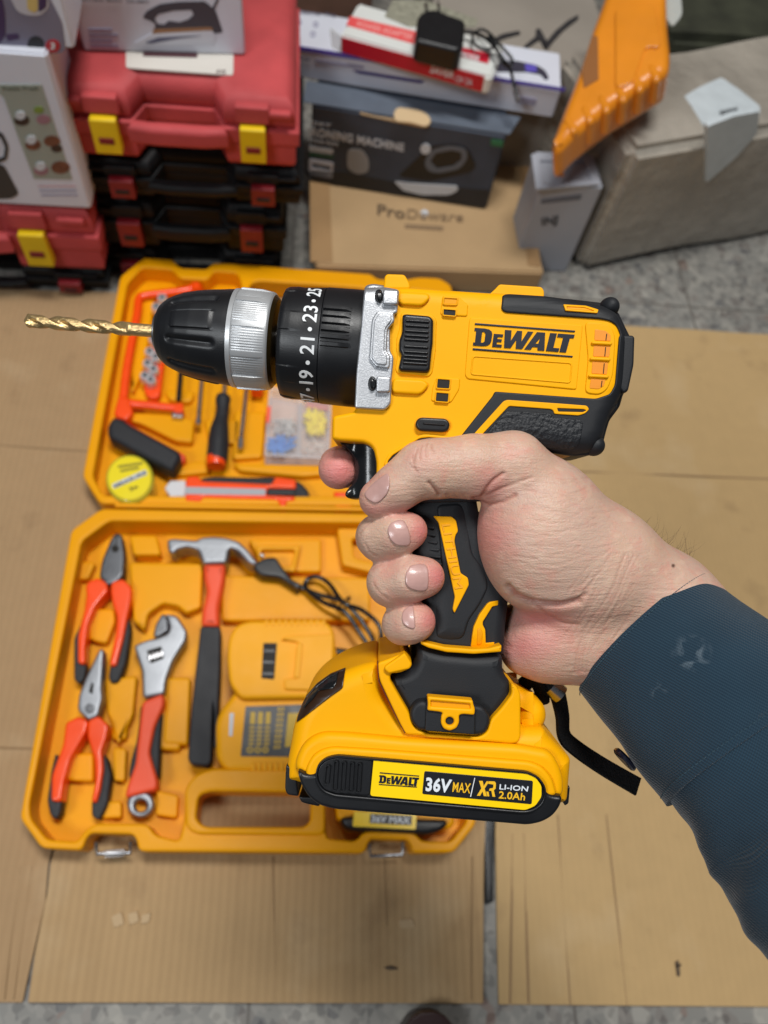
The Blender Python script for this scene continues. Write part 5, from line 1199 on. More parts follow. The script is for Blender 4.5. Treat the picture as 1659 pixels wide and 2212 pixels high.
# tape measure
t = ft('tape_measure', 'round yellow tape measure with a printed band, lower left corner of the lid', 'tape measure', C('b4', (355, 1215))[0])
cx, cy = C('b4', (355, 1210))[0]
fpl('case_ring', circ(cx, cy, 52, n=48), .018, .044, mat('clear_rim', (196, 190, 60), .15, coat=.8), t, bev=.004, r=1, res=4)
fpl('face', circ(cx, cy, 47, n=48), .040, .0455, mat('tape_yellow', (236, 214, 10), .4), t, bev=.001, r=1)
bd = fpl('printed_band', C('b4', (262, 1244), (440, 1165), (452, 1190), (272, 1268)), .045, .0458, LTB, t, bev=.0001, r=2)
text('band_lettering', 'MEASURE', C('b4', (272, 1248), (440, 1172), (448, 1188), (280, 1264)), .0459, INK, t, FLOOR, bold=.02)
for a_, b_ in (((300, 1150), (420, 1132)), ((312, 1172), (400, 1156))):
    q_ = C('b4', a_, b_); fpl('face_print', pill(*q_[0], *q_[1], 3), .045, .0458, mat('face_ink', (150, 138, 20), .5), t, bev=.0001, r=.5)
text('size_lettering', '5m', C('b4', (352, 1262), (392, 1244), (402, 1264), (362, 1282)), .0457, INK, t, FLOOR)
# snap-off knife
t = ft('utility_knife', 'orange and black snap-off knife with a clear nose, at the lower edge of the lid', 'knife', (510, 1065))
fpl('knife_back', C('b4', (720, 1205), (800, 1195), (1000, 1200), (1130, 1198), (1250, 1215), (1310, 1270), (1325, 1340), (1290, 1358), (900, 1345), (740, 1335)), .016, .034, BGRIP, t, bev=.005, r=14, res=4)
fpl('knife_body', C('b4', (655, 1200), (720, 1196), (740, 1224), (1110, 1240), (1130, 1200), (1240, 1215), (1240, 1265), (1090, 1262), (1080, 1298), (1236, 1304), (1236, 1328), (1190, 1330), (1188, 1362), (1158, 1360), (1140, 1324), (900, 1318), (745, 1312), (735, 1332), (650, 1328)), .020, .040, ORG, t, bev=.003, r=6)
fpl('channel', C('b4', (650, 1256), (1080, 1268), (1078, 1302), (650, 1296)), .036, .0404, mat('clear_grey', (170, 172, 176), .3), t, bev=.0002, r=4)
fpl('slider', C('b4', (1088, 1264), (1236, 1268), (1236, 1300), (1084, 1298)), .036, .042, BLK, t, bev=.001, r=3)
fpl('nose', C('b4', (540, 1262), (570, 1222), (655, 1220), (655, 1310), (575, 1312)), .020, .034, mat('milky_plastic', (214, 214, 216), .2, coat=.4), t, bev=.003, r=4)
# organiser box of small fixings
t = ft('organiser_box', 'clear plastic organiser of small fixings, blue plugs at one corner, beside the trigger', 'organiser box', (640, 900))
CLR = mat('clear_plastic', (255, 255, 255), .08, trans=.0, alpha=.10, spec=.8)
CLRL = mat('clear_plastic_wall', (236, 226, 226), .15, alpha=.35, spec=.8)
O1 = C('b4', (1098, 720), (1430, 790), (1418, 1112), (1070, 1092))
fpl('box_floor', O1, .016, .020, CLRL, t, bev=.001, r=5, ht=.04)
fpl('box_wall', O1, .020, .038, CLRL, t, bev=.001, r=5, holes=[C('b4', (1112, 735), (1255, 765), (1245, 1080), (1085, 1078)), C('b4', (1272, 768), (1416, 800), (1404, 1096), (1262, 1084))], hr=4)
fpl('box_lid', O1, .0385, .0405, CLR, t, bev=.0006, r=5, ht=.04)
fpl('red_label', C('b4', (1085, 830), (1108, 830), (1100, 915), (1078, 912)), .030, .039, ORG, t, bev=.0003, r=2)
fpl('pink_card', C('b4', (1300, 800), (1416, 812), (1412, 850), (1290, 835)), .020, .024, mat('pink_card', (205, 120, 110), .6), t, bev=.0003, r=2)
rng = random.Random(11)
def bits(name, lab, quad, n_, rgb, ln, th, z):
    ms = []
    for i in range(n_):
        u, v = rng.uniform(.1, .9), rng.uniform(.1, .9); q = quadmap(C('b4', *quad), u, v); a = rng.uniform(0, 3.14)
        P = FLOOR.P(q[0], q[1], z + rng.uniform(0, .010)); d = Vector((math.cos(a), math.sin(a), rng.uniform(-.2, .2))) * ln
        bm = bmesh.new(); bmesh.ops.create_cone(bm, segments=8, radius1=th, radius2=th * .5, depth=ln * 2, cap_ends=True)
        bmesh.ops.transform(bm, matrix=Matrix.Translation(P) @ d.to_track_quat('Z', 'Y').to_matrix().to_4x4(), verts=bm.verts)
        mm = bpy.data.meshes.new('x'); bm.to_mesh(mm); bm.free(); ms.append(mm)
    o = obj(name, join(ms), mat(name, rgb, .4), None); o['kind'] = 'stuff'; return tag(o, lab, 'fixings')
bits('wall_plugs', 'heap of blue wall plugs in the lower left compartment of the clear organiser', ((1110, 1000), (1230, 1000), (1225, 1072), (1100, 1070)), 30, (40, 120, 205), .010, .0026, .023)
bits('screws', 'heap of small silver screws in the left compartment of the clear organiser', ((1125, 880), (1240, 900), (1230, 985), (1110, 980)), 40, (196, 190, 186), .006, .0014, .022)
bits('yellow_plugs', 'heap of yellow wall plugs in the right compartment of the clear organiser', ((1290, 850), (1400, 870), (1395, 970), (1280, 960)), 40, (238, 214, 20), .009, .0034, .023)
bits('pins', 'few pale pins in the lower right compartment of the clear organiser', ((1280, 1000), (1395, 1010), (1390, 1085), (1275, 1080)), 10, (206, 196, 190), .008, .0010, .022)
# ------------------------------------------------------------------ cartons and cases stacked behind
def box_mesh(W, D, H, bev=.003, dent=0.0, seed=1):
    bm = bmesh.new(); bmesh.ops.create_cube(bm, size=1)
    for v in bm.verts: v.co = Vector(((v.co.x + .5) * W, (v.co.y + .5) * D, (v.co.z + .5) * H))
    if dent:
        bmesh.ops.subdivide_edges(bm, edges=bm.edges, cuts=9, use_grid_fill=True); rn = random.Random(seed)
        f = [(rn.uniform(5, 22), rn.uniform(5, 22), rn.uniform(5, 22), rn.uniform(0, 6)) for _ in range(5)]
        for v in bm.verts:
            n_ = v.normal; a = sum(math.sin(v.co.x * p + v.co.y * q + v.co.z * r + s) for p, q, r, s in f) / 5
            v.co += n_ * a * dent
    bmesh.ops.bevel(bm, geom=[e for e in bm.edges if e.calc_face_angle(0) > 1], offset=bev, segments=3, affect='EDGES')
    bmesh.ops.recalc_face_normals(bm, faces=bm.faces)
    me = bpy.data.meshes.new('b'); bm.to_mesh(me); bm.free(); smooth(me, 35); return me
class Box:
    def __init__(s, name, label, cat, bl, br, depth, height, m, bev=.003, dent=0.0, group=None, part='carton', seed=1):
        bl, br = Vector(bl), Vector(br); br.z = bl.z
        x = (br - bl).normalized(); y = Vector((-x.y, x.x, 0)); z = Vector((0, 0, 1))
        s.Wd = (br - bl).length; s.D, s.H = depth, height
        s.M = Matrix.Translation(bl) @ Matrix((x, y, z)).transposed().to_4x4()
        s.root = thing(name, label, cat, s.M, (s.Wd / 2, depth / 2, 0), group)
        s.body = wn(obj(part, box_mesh(s.Wd, depth, height, bev, dent, seed), m, s.root, s.M))
        s.front = Fr(s.M @ Matrix((x.copy(), z, -y)).to_4x4().identity() if False else s.M @ Matrix(((1, 0, 0, 0), (0, 0, -1, 0), (0, 1, 0, 0), (0, 0, 0, 1))))
        s.top = Fr(s.M @ Matrix.Translation((0, 0, height)))
        s.right = Fr(s.M @ Matrix.Translation((s.Wd, 0, 0)) @ Matrix(((0, 0, 1, 0), (1, 0, 0, 0), (0, 1, 0, 0), (0, 0, 0, 1))))
    def art(s, name, face, pts, m, h=.0008, r=3, holes=(), lift=0.0, bev=.0001):
        return plate(name, pts, -.0005, h + lift, m, s.root, getattr(s, face), bev=bev, r=r, holes=holes, hr=2)
    def txt(s, name, string, face, q, m, bold=.01, h=.0012, shear=0):
        return text(name, string, q, h, m, s.root, getattr(s, face), bold=bold, t=.0002, shear=shear)
# carton under the dark iron box
def z_at(px_, py_, P):   # height on the vertical line through P that is seen at py_
    lo, hi = 0, .7
    for _ in range(40):
        m_ = (lo + hi) / 2; q = MC.inverted() @ Vector((P.x, P.y, m_)); y = CY - q.y / -q.z * F
        lo, hi = (m_, hi) if y > py_ else (lo, m_)
    return lo
bl, br = FLOOR.P(680, 622, 0), FLOOR.P(1158, 636, 0)
h1_ = z_at(0, 573, bl)
B = Box('brown_carton', 'low brown carton with a faint printed name on its top, under the dark iron box', 'carton', bl, br, .26, h1_, CBX, bev=.003, dent=.0012)
B.art('tape_strip', 'top', C('b2', (232, 890), (330, 900), (345, 1290), (235, 1285)), TAPE, r=2)
B.art('tape_strip', 'top', C('b2', (1255, 700), (1310, 760), (1368, 1310), (1305, 1300)), TAPE, r=2)
B.txt('carton_lettering', 'Pro', 'top', C('b2', (566, 1002), (700, 1022), (700, 1078), (564, 1055)), mat('faint_ink', (96, 78, 58), .8), bold=.02)
B.txt('carton_lettering', 'Deware', 'top', C('b2', (712, 1026), (990, 1044), (985, 1090), (710, 1074)), mat('fainter_ink', (132, 108, 80), .8))
B.art('print_line', 'top', C('b2', (700, 1100), (890, 1112), (888, 1132), (698, 1120)), MATS['fainter_ink'])
B.art('glue_spot', 'top', circ(*C('b2', (796, 1048))[0], 8), LTB)
zt = h1_
# dark ironing machine box
bl = FLOOR.P(*C('b2', (232, 892))[0], zt); br = FLOOR.P(*C('b2', (1100, 1030))[0], zt)
def z_at(px_, py_, P):   # height on the vertical line through P that is seen at py_
    lo, hi = 0, .7
    for _ in range(40):
        m_ = (lo + hi) / 2; q = MC.inverted() @ Vector((P.x, P.y, m_)); y = CY - q.y / -q.z * F
        lo, hi = (m_, hi) if y > py_ else (lo, m_)
    return lo
hI = z_at(0, C('b2', (190, 512))[0][1], bl) - zt
B = Box('dark_iron_carton', 'slate-blue carton with white lettering and steam iron picture, its top edge torn', 'carton', bl, br, .115, hI, DBX, bev=.003, dent=.0018)
def P2(*p): return C('e3', *p)
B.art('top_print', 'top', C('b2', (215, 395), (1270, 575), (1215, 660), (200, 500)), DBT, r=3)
B.art('dark_panel', 'front', C('e3', (20, 560), (300, 560), (700, 640), (1400, 700), (1370, 830), (700, 740), (90, 630)), DBX2, r=8)
B.txt('carton_lettering', 'IRONING MACHINE', 'front', P2((62, 235), (770, 358), (765, 418), (62, 300)), LTB, bold=.035)
B.txt('carton_lettering', 'STEAM IRON', 'front', P2((66, 318), (280, 352), (278, 378), (66, 345)), LTB, bold=.02)
B.txt('carton_lettering', 'DRY', 'front', P2((80, 195), (230, 215), (230, 238), (80, 220)), LTB)
B.art('print_block', 'front', P2((66, 375), (246, 405), (240, 440), (66, 415)), LTB)
B.art('print_block', 'front', P2((66, 470), (246, 500), (240, 618), (66, 590)), WBX, r=4, holes=[P2((90, 505), (225, 530), (222, 560), (90, 535))])
B.art('green_line', 'front', P2((66, 430), (246, 452), (244, 466), (66, 446)), mat('green_print', (40, 96, 66), .5))
B.art('leaf_picture', 'front', P2((350, 400), (460, 400), (510, 480), (505, 570), (420, 590), (345, 540)), mat('pale_grey_print', (150, 152, 156), .5), r=10)
B.art('iron_silhouette', 'front', P2((720, 600), (860, 470), (960, 380), (1130, 360), (1240, 400), (1300, 520), (1260, 570), (950, 640)), mat('iron_black', (18, 19, 22), .4), r=10)
B.art('iron_handle', 'front', P2((915, 500), (960, 410), (1100, 375), (1220, 395), (1240, 460), (1180, 545), (1020, 580), (940, 560)), mat('iron_grey', (92, 98, 108), .4), lift=.0006, r=12,
      holes=[P2((960, 490), (1000, 430), (1120, 408), (1190, 425), (1190, 480), (1130, 525), (1010, 545))])
B.art('iron_sole', 'front', P2((690, 635), (800, 650), (1160, 672), (1165, 705), (1100, 738), (900, 738), (760, 705)), LTB, lift=.0006, r=8)
B.art('dial', 'front', circ(*P2((925, 400))[0], 11), LTB, lift=.0006)
B.art('green_badge', 'front', P2((1410, 330), (1500, 342), (1495, 385), (1405, 372)), mat('green_badge', (40, 110, 74), .5), r=3)
B.art('torn_patch', 'top', P2((690, 130), (720, 90), (880, 110), (950, 150), (968, 200), (930, 232), (820, 200), (700, 190)), mat('torn_card', (205, 178, 138), .9), r=8, lift=.001)
B.art('torn_patch', 'front', P2((440, 130), (560, 160), (700, 180), (860, 205), (950, 235), (900, 240), (700, 200), (450, 145)), MATS['torn_card'], r=2)
zt2 = zt + hI
# long white carton with the purple stripe
bl = FLOOR.P(*C('b2', (120, 372))[0], zt2 + .002); br = FLOOR.P(*C('b2', (1425, 582))[0], zt2 + .002)
hW = z_at(0, C('b2', (98, 226))[0][1], bl) - bl.z
W = Box('long_white_carton', 'long slim white carton with a purple stripe, lying on the slate-blue carton', 'carton', bl, br, .085, hW, WBX, bev=.0018, dent=.0006)
W.art('purple_stripe', 'front', C('b2', (98, 214), (1488, 435), (1484, 452), (98, 238)), PURP, r=1)
W.txt('carton_lettering', 'Steamer', 'front', C('b2', (125, 265), (240, 283), (238, 304), (125, 287)), mat('grey_ink', (90, 88, 110), .6), bold=.01)
W.art('print_line', 'front', C('b2', (258, 290), (500, 325), (498, 340), (256, 308)), mat('pale_lilac', (150, 148, 172), .6))
W.art('print_line', 'front', C('b2', (440, 342), (800, 398), (780, 412), (470, 362)), mat('navy_print', (60, 54, 120), .5))
W.art('print_line', 'front', C('b2', (1250, 472), (1350, 488), (1340, 520), (1245, 505)), MATS['pale_lilac'])
W.txt('carton_lettering', 'Steamer Pro', 'top', C('b2', (170, 45), (360, 66), (358, 84), (168, 62)), MATS['grey_ink'])
for x, y in ((180, 108), (262, 118), (168, 152), (248, 166)): W.art('icon', 'top', circ(*C('b2', (x, y))[0], 6), MATS['pale_lilac'], holes=[circ(*C('b2', (x, y))[0], 3.4)])
W.art('styler_picture', 'top', C('b2', (1150, 296), (1250, 298), (1350, 320), (1390, 345), (1410, 385), (1390, 392), (1370, 365), (1300, 352), (1150, 350)), mat('styler_dark', (60, 58, 72), .4), r=6)
W.art('styler_band', 'top', C('b2', (1290, 312), (1345, 320), (1350, 352), (1295, 350)), PURP, lift=.0005, r=2)
zt3 = bl.z + hW
# red and white carton on top
bl = FLOOR.P(*C('b2', (378, 262))[0], zt3 + .001); br = FLOOR.P(*C('b2', (1108, 470))[0], zt3 + .001)
hR = z_at(0, C('b2', (384, 172))[0][1], bl) - bl.z
Rb = Box('red_white_carton', 'white carton with broad red bands, askew on top of the long white carton', 'carton', bl, br, .080, hR, mat('bright_white_carton', (218, 220, 216), .35, coat=.4), bev=.003)
Rb.art('red_band', 'front', C('b2', (388, 184), (1092, 378), (1076, 452), (388, 256)), REDP, r=2)
Rb.txt('carton_lettering', 'SAVER', 'front', C('b2', (828, 320), (940, 350), (936, 388), (822, 356)), WHT, bold=.02, shear=.2)
Rb.txt('carton_lettering', '12V 2A', 'front', C('b2', (950, 372), (1035, 394), (1030, 422), (945, 400)), LTB)
Rb.art('salmon_band', 'top', C('b2', (430, 78), (760, 156), (752, 216), (412, 122)), PINKP, r=2)
Rb.art('red_band', 'top', C('b2', (900, 214), (1118, 262), (1110, 312), (885, 252)), REDP, r=2)
Rb.txt('carton_lettering', 'POWER ADAPTER', 'top', C('b2', (468, 104), (740, 168), (738, 196), (464, 130)), mat('pink_ink', (240, 170, 165), .5), bold=.01)
Rb.txt('carton_lettering', 'MODE', 'top', C('b2', (978, 254), (1068, 276), (1064, 300), (972, 276)), WHT, bold=.02, shear=.2)
Rb.art('photo_panel', 'top', C('b2', (640, 0), (800, 0), (1060, 95), (1050, 130), (720, 130), (600, 80)), mat('olive_grey_print', (140, 138, 122), .5, var=.3, vscale=120), r=2)
CLR2 = mat('clear_sleeve', (235, 240, 236), .1, alpha=.32, spec=.9)
Rb.art('clear_edge', 'front', C('b2', (330, 140), (386, 180), (388, 262), (340, 236)), CLR2, h=.003, r=4)
zt4 = zt3 + hR
# adapter with its cord, resting on the red and white carton
TOPF = Fr(Matrix.Translation((0, 0, zt4)))
ad = thing('power_adapter', 'black plug-in power adapter with a bundled thin cord, on the red and white carton', 'adapter', TOPF.M, TOPF.P(*C('b2', (880, 150))[0], 0))
plate('adapter_body', C('b2', (765, 70), (800, 45), (860, 42), (900, 62), (1000, 98), (996, 160), (985, 235), (955, 242), (800, 205), (752, 192), (758, 120)), .001, .030, BLK, ad, TOPF, bev=.005, r=8, res=4)
for x in (806, 868): tube('plug_pin', [tuple(TOPF.P(*C('b2', (x, 48))[0], .020)), tuple(TOPF.P(*C('b2', (x - 4, 18))[0], .020))], .0020, STEEL, ad, TOPF.M)
tp = lambda *p: [tuple(TOPF.P(*C('b2', (a, b_))[0], c)) for a, b_, c in p]
tube('cord', tp((995, 155, .012), (1040, 160, .014), (1090, 185, .016), (1140, 230, .018), (1190, 300, .010), (1220, 350, -.004), (1232, 400, -.014), (1246, 450, -.018)), .0022, BLKG, ad, TOPF.M)
tube('cord', tp((1030, 175, .010), (1040, 215, .010), (1080, 240, .012), (1120, 240, .012), (1150, 210, .02), (1110, 160, .02), (1070, 145, .014), (1040, 165, .012)), .0018, BLKG, ad, TOPF.M)
tube('cord', tp((1110, 180, .020), (1150, 240, .016), (1175, 300, .012), (1215, 330, .004), (1225, 290, .010), (1180, 235, .016), (1120, 175, .020)), .0022, BLKG, ad, TOPF.M)
tube('connector', tp((1243, 440, -.018), (1258, 495, -.022)), .0038, STEEL, ad, TOPF.M)
# pale wrapped carton with handwriting, behind
_a, _b = FLOOR.P(960, 150, .185), FLOOR.P(1345, 182, .185)
B = Box('wrapped_carton', 'pale carton in scuffed clear wrap with thick black handwriting, behind the white and red cartons', 'carton', (_a.x, _a.y, 0), (_b.x, _b.y, 0), .40, .185, mat('wrapped_card', (150, 142, 132), .4, var=.08, vscale=9, coat=.25, bump=.6, bscale=40), bev=.006, dent=.004)
for q in (((1010, 190), (1060, 165), (1140, 150), (1150, 162), (1070, 185), (1020, 205)), ((1195, 140), (1215, 140), (1250, 205), (1240, 235), (1215, 190), (1175, 235), (1165, 225), (1195, 175)), ((1235, 215), (1290, 150), (1350, 100), (1400, 72), (1405, 85), (1330, 145), (1280, 200), (1250, 240))):
    pts = C('e2', *[((x - 0) * 1.085 + 60, y * 1.0 + 8) for x, y in q]) if False else C('b2', *[(x + 120 if x < 1180 else x + 150, y) for x, y in q])
    B.art('handwriting', 'top', pts, mat('marker_ink', (44, 42, 44), .6), r=2, h=.004)
# grey-white small carton at the right
br = FLOOR.P(1222, 588, 0); bl = br - Vector((.085, .004, 0))
hG = z_at(0, 404, br)
G_ = Box('grey_carton', 'small upright grey-white carton with a raised lid, right of the brown carton', 'carton', bl, br, .065, hG, GBX, bev=.002)
G_.art('print_line', 'front', C('b3', (180, 1262), (440, 1230), (430, 1262), (180, 1290)), mat('grey_print', (100, 104, 116), .6))
G_.txt('carton_lettering', 'INJ', 'front', C('b3', (185, 1380), (290, 1362), (280, 1430), (185, 1440)), mat('dark_grey_ink', (54, 56, 62), .6), bold=.03)
G_.art('lid_frame', 'top', C('b3', (118, 970), (490, 990), (556, 1160), (150, 1192)), GBX, h=.004, r=3, bev=.001, holes=[C('b3', (175, 1010), (455, 1015), (500, 1130), (200, 1160))])
# wrapped parcel with paper label
PAR = mat('parcel_wrap', (156, 149, 138), .28, var=.16, vscale=12, coat=.45, bump=1.0, bscale=34)
for nd in [x for x in PAR.node_tree.nodes if x.type == 'BUMP']: nd.inputs['Distance'].default_value = .005
bl = FLOOR.P(1250, 590, 0); br = FLOOR.P(1700, 494, 0)
hP = z_at(0, 330, bl)
Pp = Box('wrapped_parcel', 'big grey-brown film-wrapped parcel with a white paper label, at the right edge', 'parcel', bl, br, .20, hP, PAR, bev=.012, dent=.010, seed=5)
PL = mat('paper_label', (188, 196, 200), .6, var=.06, vscale=60)
Pp.art('paper_label', 'top', C('b3', (1078, 612), (1180, 550), (1320, 488), (1440, 570), (1566, 672), (1560, 745), (1400, 775), (1236, 840), (1150, 700)), PL, h=.006, r=6)
Pp.art('paper_label', 'front', C('b3', (1232, 800), (1400, 735), (1562, 705), (1545, 850), (1410, 1000), (1222, 1160)), PL, h=.008, r=6)
for i in range(9): Pp.art('label_print', 'top', C('b3', (1310 + i * 13, 700 - i * 3), (1317 + i * 13, 698 - i * 3), (1330 + i * 12, 750 - i * 3), (1322 + i * 12, 752 - i * 3)), DBX2, h=.0068, r=.5)
# orange case in clear plastic, leaning on its edge
nz = Vector((-.34, -.14, .93)).normalized(); nx = Vector((1, 0, 0)); nx = (nx - nz * nx.dot(nz)).normalized(); ny = nz.cross(nx)
og = FLOOR.W(1300, 240, .26)
OC = Fr(Matrix.Translation(og) @ Matrix((nx, ny, nz)).transposed().to_4x4())
OM = mat('wrapped_orange_plastic', (224, 136, 26), .32, var=.1, vscale=14, coat=.6, bump=.6, bscale=60)
oc = thing('orange_plastic_case', 'glossy orange tool case in clear film, leaning on its ribbed edge at upper right', 'tool case', OC.M, OC.P(*C('b3', (330, 1000))[0], -.05))
OS = C('b3', (640, -220), (975, -220), (985, 120), (1005, 330), (995, 430), (870, 505), (655, 635), (480, 765), (370, 855), (310, 925), (258, 945), (246, 880), (330, 660), (440, 380), (500, 180), (575, -20))
sh_ = plate('case_shell', OS, -.055, 0, OM, oc, OC, bev=.013, res=5, r=22)
for i in range(6):
    a = C('b3', (378 + i * 106, 796 - i * 66), (352 + i * 106, 752 - i * 66))
    plate('rib', pill(*a[0], *a[1], 13), -.040, .0016, OM, sh_, OC, bev=.007, res=5, r=1)
plate('dark_label', C('b3', (505, 220), (540, 230), (545, 500), (450, 555), (440, 440)), -.001, .001, mat('smoky_label', (140, 88, 40), .5), sh_, OC, bev=.0002, r=3)
plate('side_recess', C('b3', (650, 40), (900, 20), (940, 300), (840, 290), (760, 520), (650, 560)), -.001, .003, OM, sh_, OC, bev=.0015, r=14)
plate('film_edge', C('b3', (870, -100), (1060, -100), (1075, 90), (1010, 170), (960, 90)), -.030, -.028, CLR2, oc, OC, bev=.0005, r=10)
# dark olive block added to fill the dark corner, and wall far behind
wl = obj('back_wall', mesh_from([(-2.5, 2.0, 0), (2.9, 2.0, 0), (2.9, 2.0, 2), (-2.5, 2.0, 2)], [(0, 1, 2, 3)]), mat('wall_brown', (88, 72, 62), .8, var=.3, vscale=5)); wl['kind'] = 'structure'
SK2 = mat('mottled_olive', (58, 60, 46), .8, var=.35, vscale=18, bump=1, bscale=60)
B = Box('olive_slab', 'dark mottled olive slab added to fill the dark upper right corner behind the parcel', 'slab', FLOOR.P(1400, 145, 0), FLOOR.P(1900, 170, 0), .5, .05, SK2, bev=.03, dent=.012, part='slab_body')
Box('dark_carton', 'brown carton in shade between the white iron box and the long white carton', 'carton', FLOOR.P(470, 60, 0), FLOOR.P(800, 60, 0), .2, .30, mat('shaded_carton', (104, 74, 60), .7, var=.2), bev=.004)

# ---- blow-moulded power tool cases
def mould_case(name, label, bl, br, z0, H, D, mb, ml, group=None, latches=(.2, .8), lw=.028, sticker=False):
    bl, br = Vector(bl), Vector(br); bl.z = br.z = z0; x = (br - bl).normalized(); y = Vector((-x.y, x.x, 0)); z = Vector((0, 0, 1)); Wd = (br - bl).length
    M = Matrix.Translation(bl) @ Matrix((x, y, z)).transposed().to_4x4(); T = thing(name, label, 'tool case', M, (Wd / 2, D / 2, 0), group)
    def sl(nm, pts, a, b_, m, par=T, bev=.006, res=4, r=.01):
        me = curve_mesh([[tuple(p[:2]) for p in rp(pts, r, 5)]], a, b_, bev, res); smooth(me, 40); return wn(obj(nm, me, m, par, M))
    a, c = Wd * .31, Wd * .69; rc = .030
    def plan(o_, i_): return [(-o_, -o_), (a, -o_), (a + .012, rc - i_), (c - .012, rc - i_), (c, -o_), (Wd + o_, -o_), (Wd + o_, D), (-o_, D)]
    def rp_(p): return p
    global rp; _rp = rp
    sh1 = sl('lower_shell', plan(-.002, 0), 0, H * .50, mb, r=.020, bev=min(.014, H * .22), res=6)
    sh2 = sl('upper_shell', plan(-.002, 0), H * .50, H, mb, r=.020, bev=min(.020, H * .24), res=6)
    sl('seam_flange', plan(.002, .002), H * .40, H * .60, mb, bev=.002, r=.012)
    hb = sl('handle', [(a - .004, -.010), (a + .022, -.014), (c - .022, -.014), (c + .004, -.010), (c, .004), (c - .02, .002), (a + .02, .002), (a, .004)], H * .36, H * .62, mb, bev=.006, r=.006)
    for u in latches:
        X = Wd * u - lw / 2
        L_ = sl('latch', [(X, -.012), (X + lw, -.012), (X + lw, .004), (X, .004)], H * .20, H * .68, ml, bev=.004, r=.003)
        sl('latch_mark', [(X + lw * .22, -.0135), (X + lw * .78, -.0135), (X + lw * .78, -.010), (X + lw * .22, -.010)], H * .36, H * .44, REDD if ml is YLAT else HOLE, L_, bev=.0004, r=.001)
        sl('latch_recess', [(X - .004, -.0045), (X + lw + .004, -.0045), (X + lw + .004, .006), (X - .004, .006)], H * .70, H * .92, mb, sh2, bev=.002, r=.003)
    for u, v_ in ((.03, .12), (.88, .97)): sl('moulded_rib', [(Wd * u, -.004), (Wd * v_, -.004), (Wd * v_, .01), (Wd * u, .01)], H * .78, H * .86, mb, sh2, bev=.002, r=.003)
    return T, M, Wd
GA, GB = FLOOR.P(200, 604, 0), FLOOR.P(620, 622, 0)
fv = lambda px_, py_: at_v(px_, py_, GA, GB)
zr = fv(400, 358).z; zt_ = fv(400, 204).z
for (xl, xr, yb, yt, dy, lab) in ((214, 604, None, 556, .010, 'lowest charcoal tool case of the stack, mostly hidden behind the orange lid'),
                                  (208, 616, 552, 446, .006, 'charcoal tool case with dark red latches, just above the orange lid'),
                                  (180, 652, 443, 362, .004, 'charcoal tool case with dark red latches, directly under the red case')):
    za = .002 if yb is None else fv(400, yb).z; zb = fv(400, yt).z
    ym = ((yb or 600) + yt) / 2; l_, r_ = fv(xl, ym), fv(xr, ym + 12); v_ = Vector((GA.y - GB.y, GB.x - GA.x, 0)).normalized() * dy
    mould_case('charcoal_tool_case', lab, l_ + v_, r_ + v_, za, zb - za - .001, .22, BCASE, REDD, 'charcoal tool cases in the stack', latches=(.18, .82), lw=.028)
T, M, Wd = mould_case('red_tool_case', 'dusty red tool case with two yellow latches, on top of the middle stack', fv(128, 285), fv(643, 300), zr, zt_ - zr, .24, REDC, YLAT, 'red tool cases with yellow latches', latches=(.20, .81), lw=.028)
TF = Fr(Matrix.Translation((0, 0, zt_)))
plate('paper_sticker', C('b1', (668, 250), (1240, 260), (1238, 398), (1120, 390), (668, 358)), -.0005, .0012, mat('sticker_paper', (205, 200, 192), .6), T, TF, bev=.0003, r=6)
mat('sticker_ink', (80, 50, 56), .6)
plate('sticker_print', C('b1', (760, 272), (1050, 278), (1046, 306), (758, 298)), .0008, .0016, MATS['sticker_ink'], T, TF, bev=.0001, r=2)
text('sticker_lettering', 'AV2', C('b1', (1150, 368), (1200, 372), (1196, 392), (1146, 388)), .0014, MATS['sticker_ink'], T, TF)
# left pile: charcoal case, red case, white kettle carton, grey appliance carton
GC, GD = FLOOR.P(-60, 630, 0), FLOOR.P(206, 640, 0)
lv = lambda px_, py_: at_v(px_, py_, GC, GD)
za = lv(100, 588).z; zb = lv(100, 447).z; dx = (GD - GC).normalized()
R1 = lv(206, 500); L1 = R1 - dx * .34; L1.z = R1.z
mould_case('charcoal_tool_case', 'charcoal tool case at the far left under the red one, one dark red latch showing', L1 + Vector((0, .006, 0)), R1 + Vector((-.006, .006, 0)), .002, za - .004, .2, BCASE, REDD, 'charcoal tool cases in the stack', latches=(.2, .86), lw=.028)
mould_case('red_tool_case', 'faded red tool case at the left edge, under the tall white carton', L1, R1, za, zb - za, .24, REDC, YLAT, 'red tool cases with yellow latches', latches=(.2, .78), lw=.030)
bl = lv(-140, 440); br = lv(196, 447); bl.z = br.z = zb + .001
hK = z_at(0, 118, br) - br.z
K_ = Box('white_kettle_carton', 'tall white carton with kettle and food pictures, standing on the left red case', 'carton', bl, br, .075, hK, WBX, bev=.002, dent=.0008)
K_.art('grey_panel', 'front', C('b1', (-60, 450), (220, 450), (300, 700), (385, 955), (180, 950), (100, 740), (20, 520)), mat('sage_print', (150, 156, 146), .5), r=2)
K_.txt('carton_lettering', 'Kettle Fresh', 'front', C('b1', (10, 458), (200, 458), (205, 480), (15, 480)), mat('sage_ink', (104, 112, 98), .6))
FD = [mat('food_brown', (110, 66, 46), .6, var=.3, vscale=200), mat('food_green', (120, 140, 60), .6), mat('food_pink', (150, 110, 120), .6), mat('food_dark', (58, 40, 32), .6)]
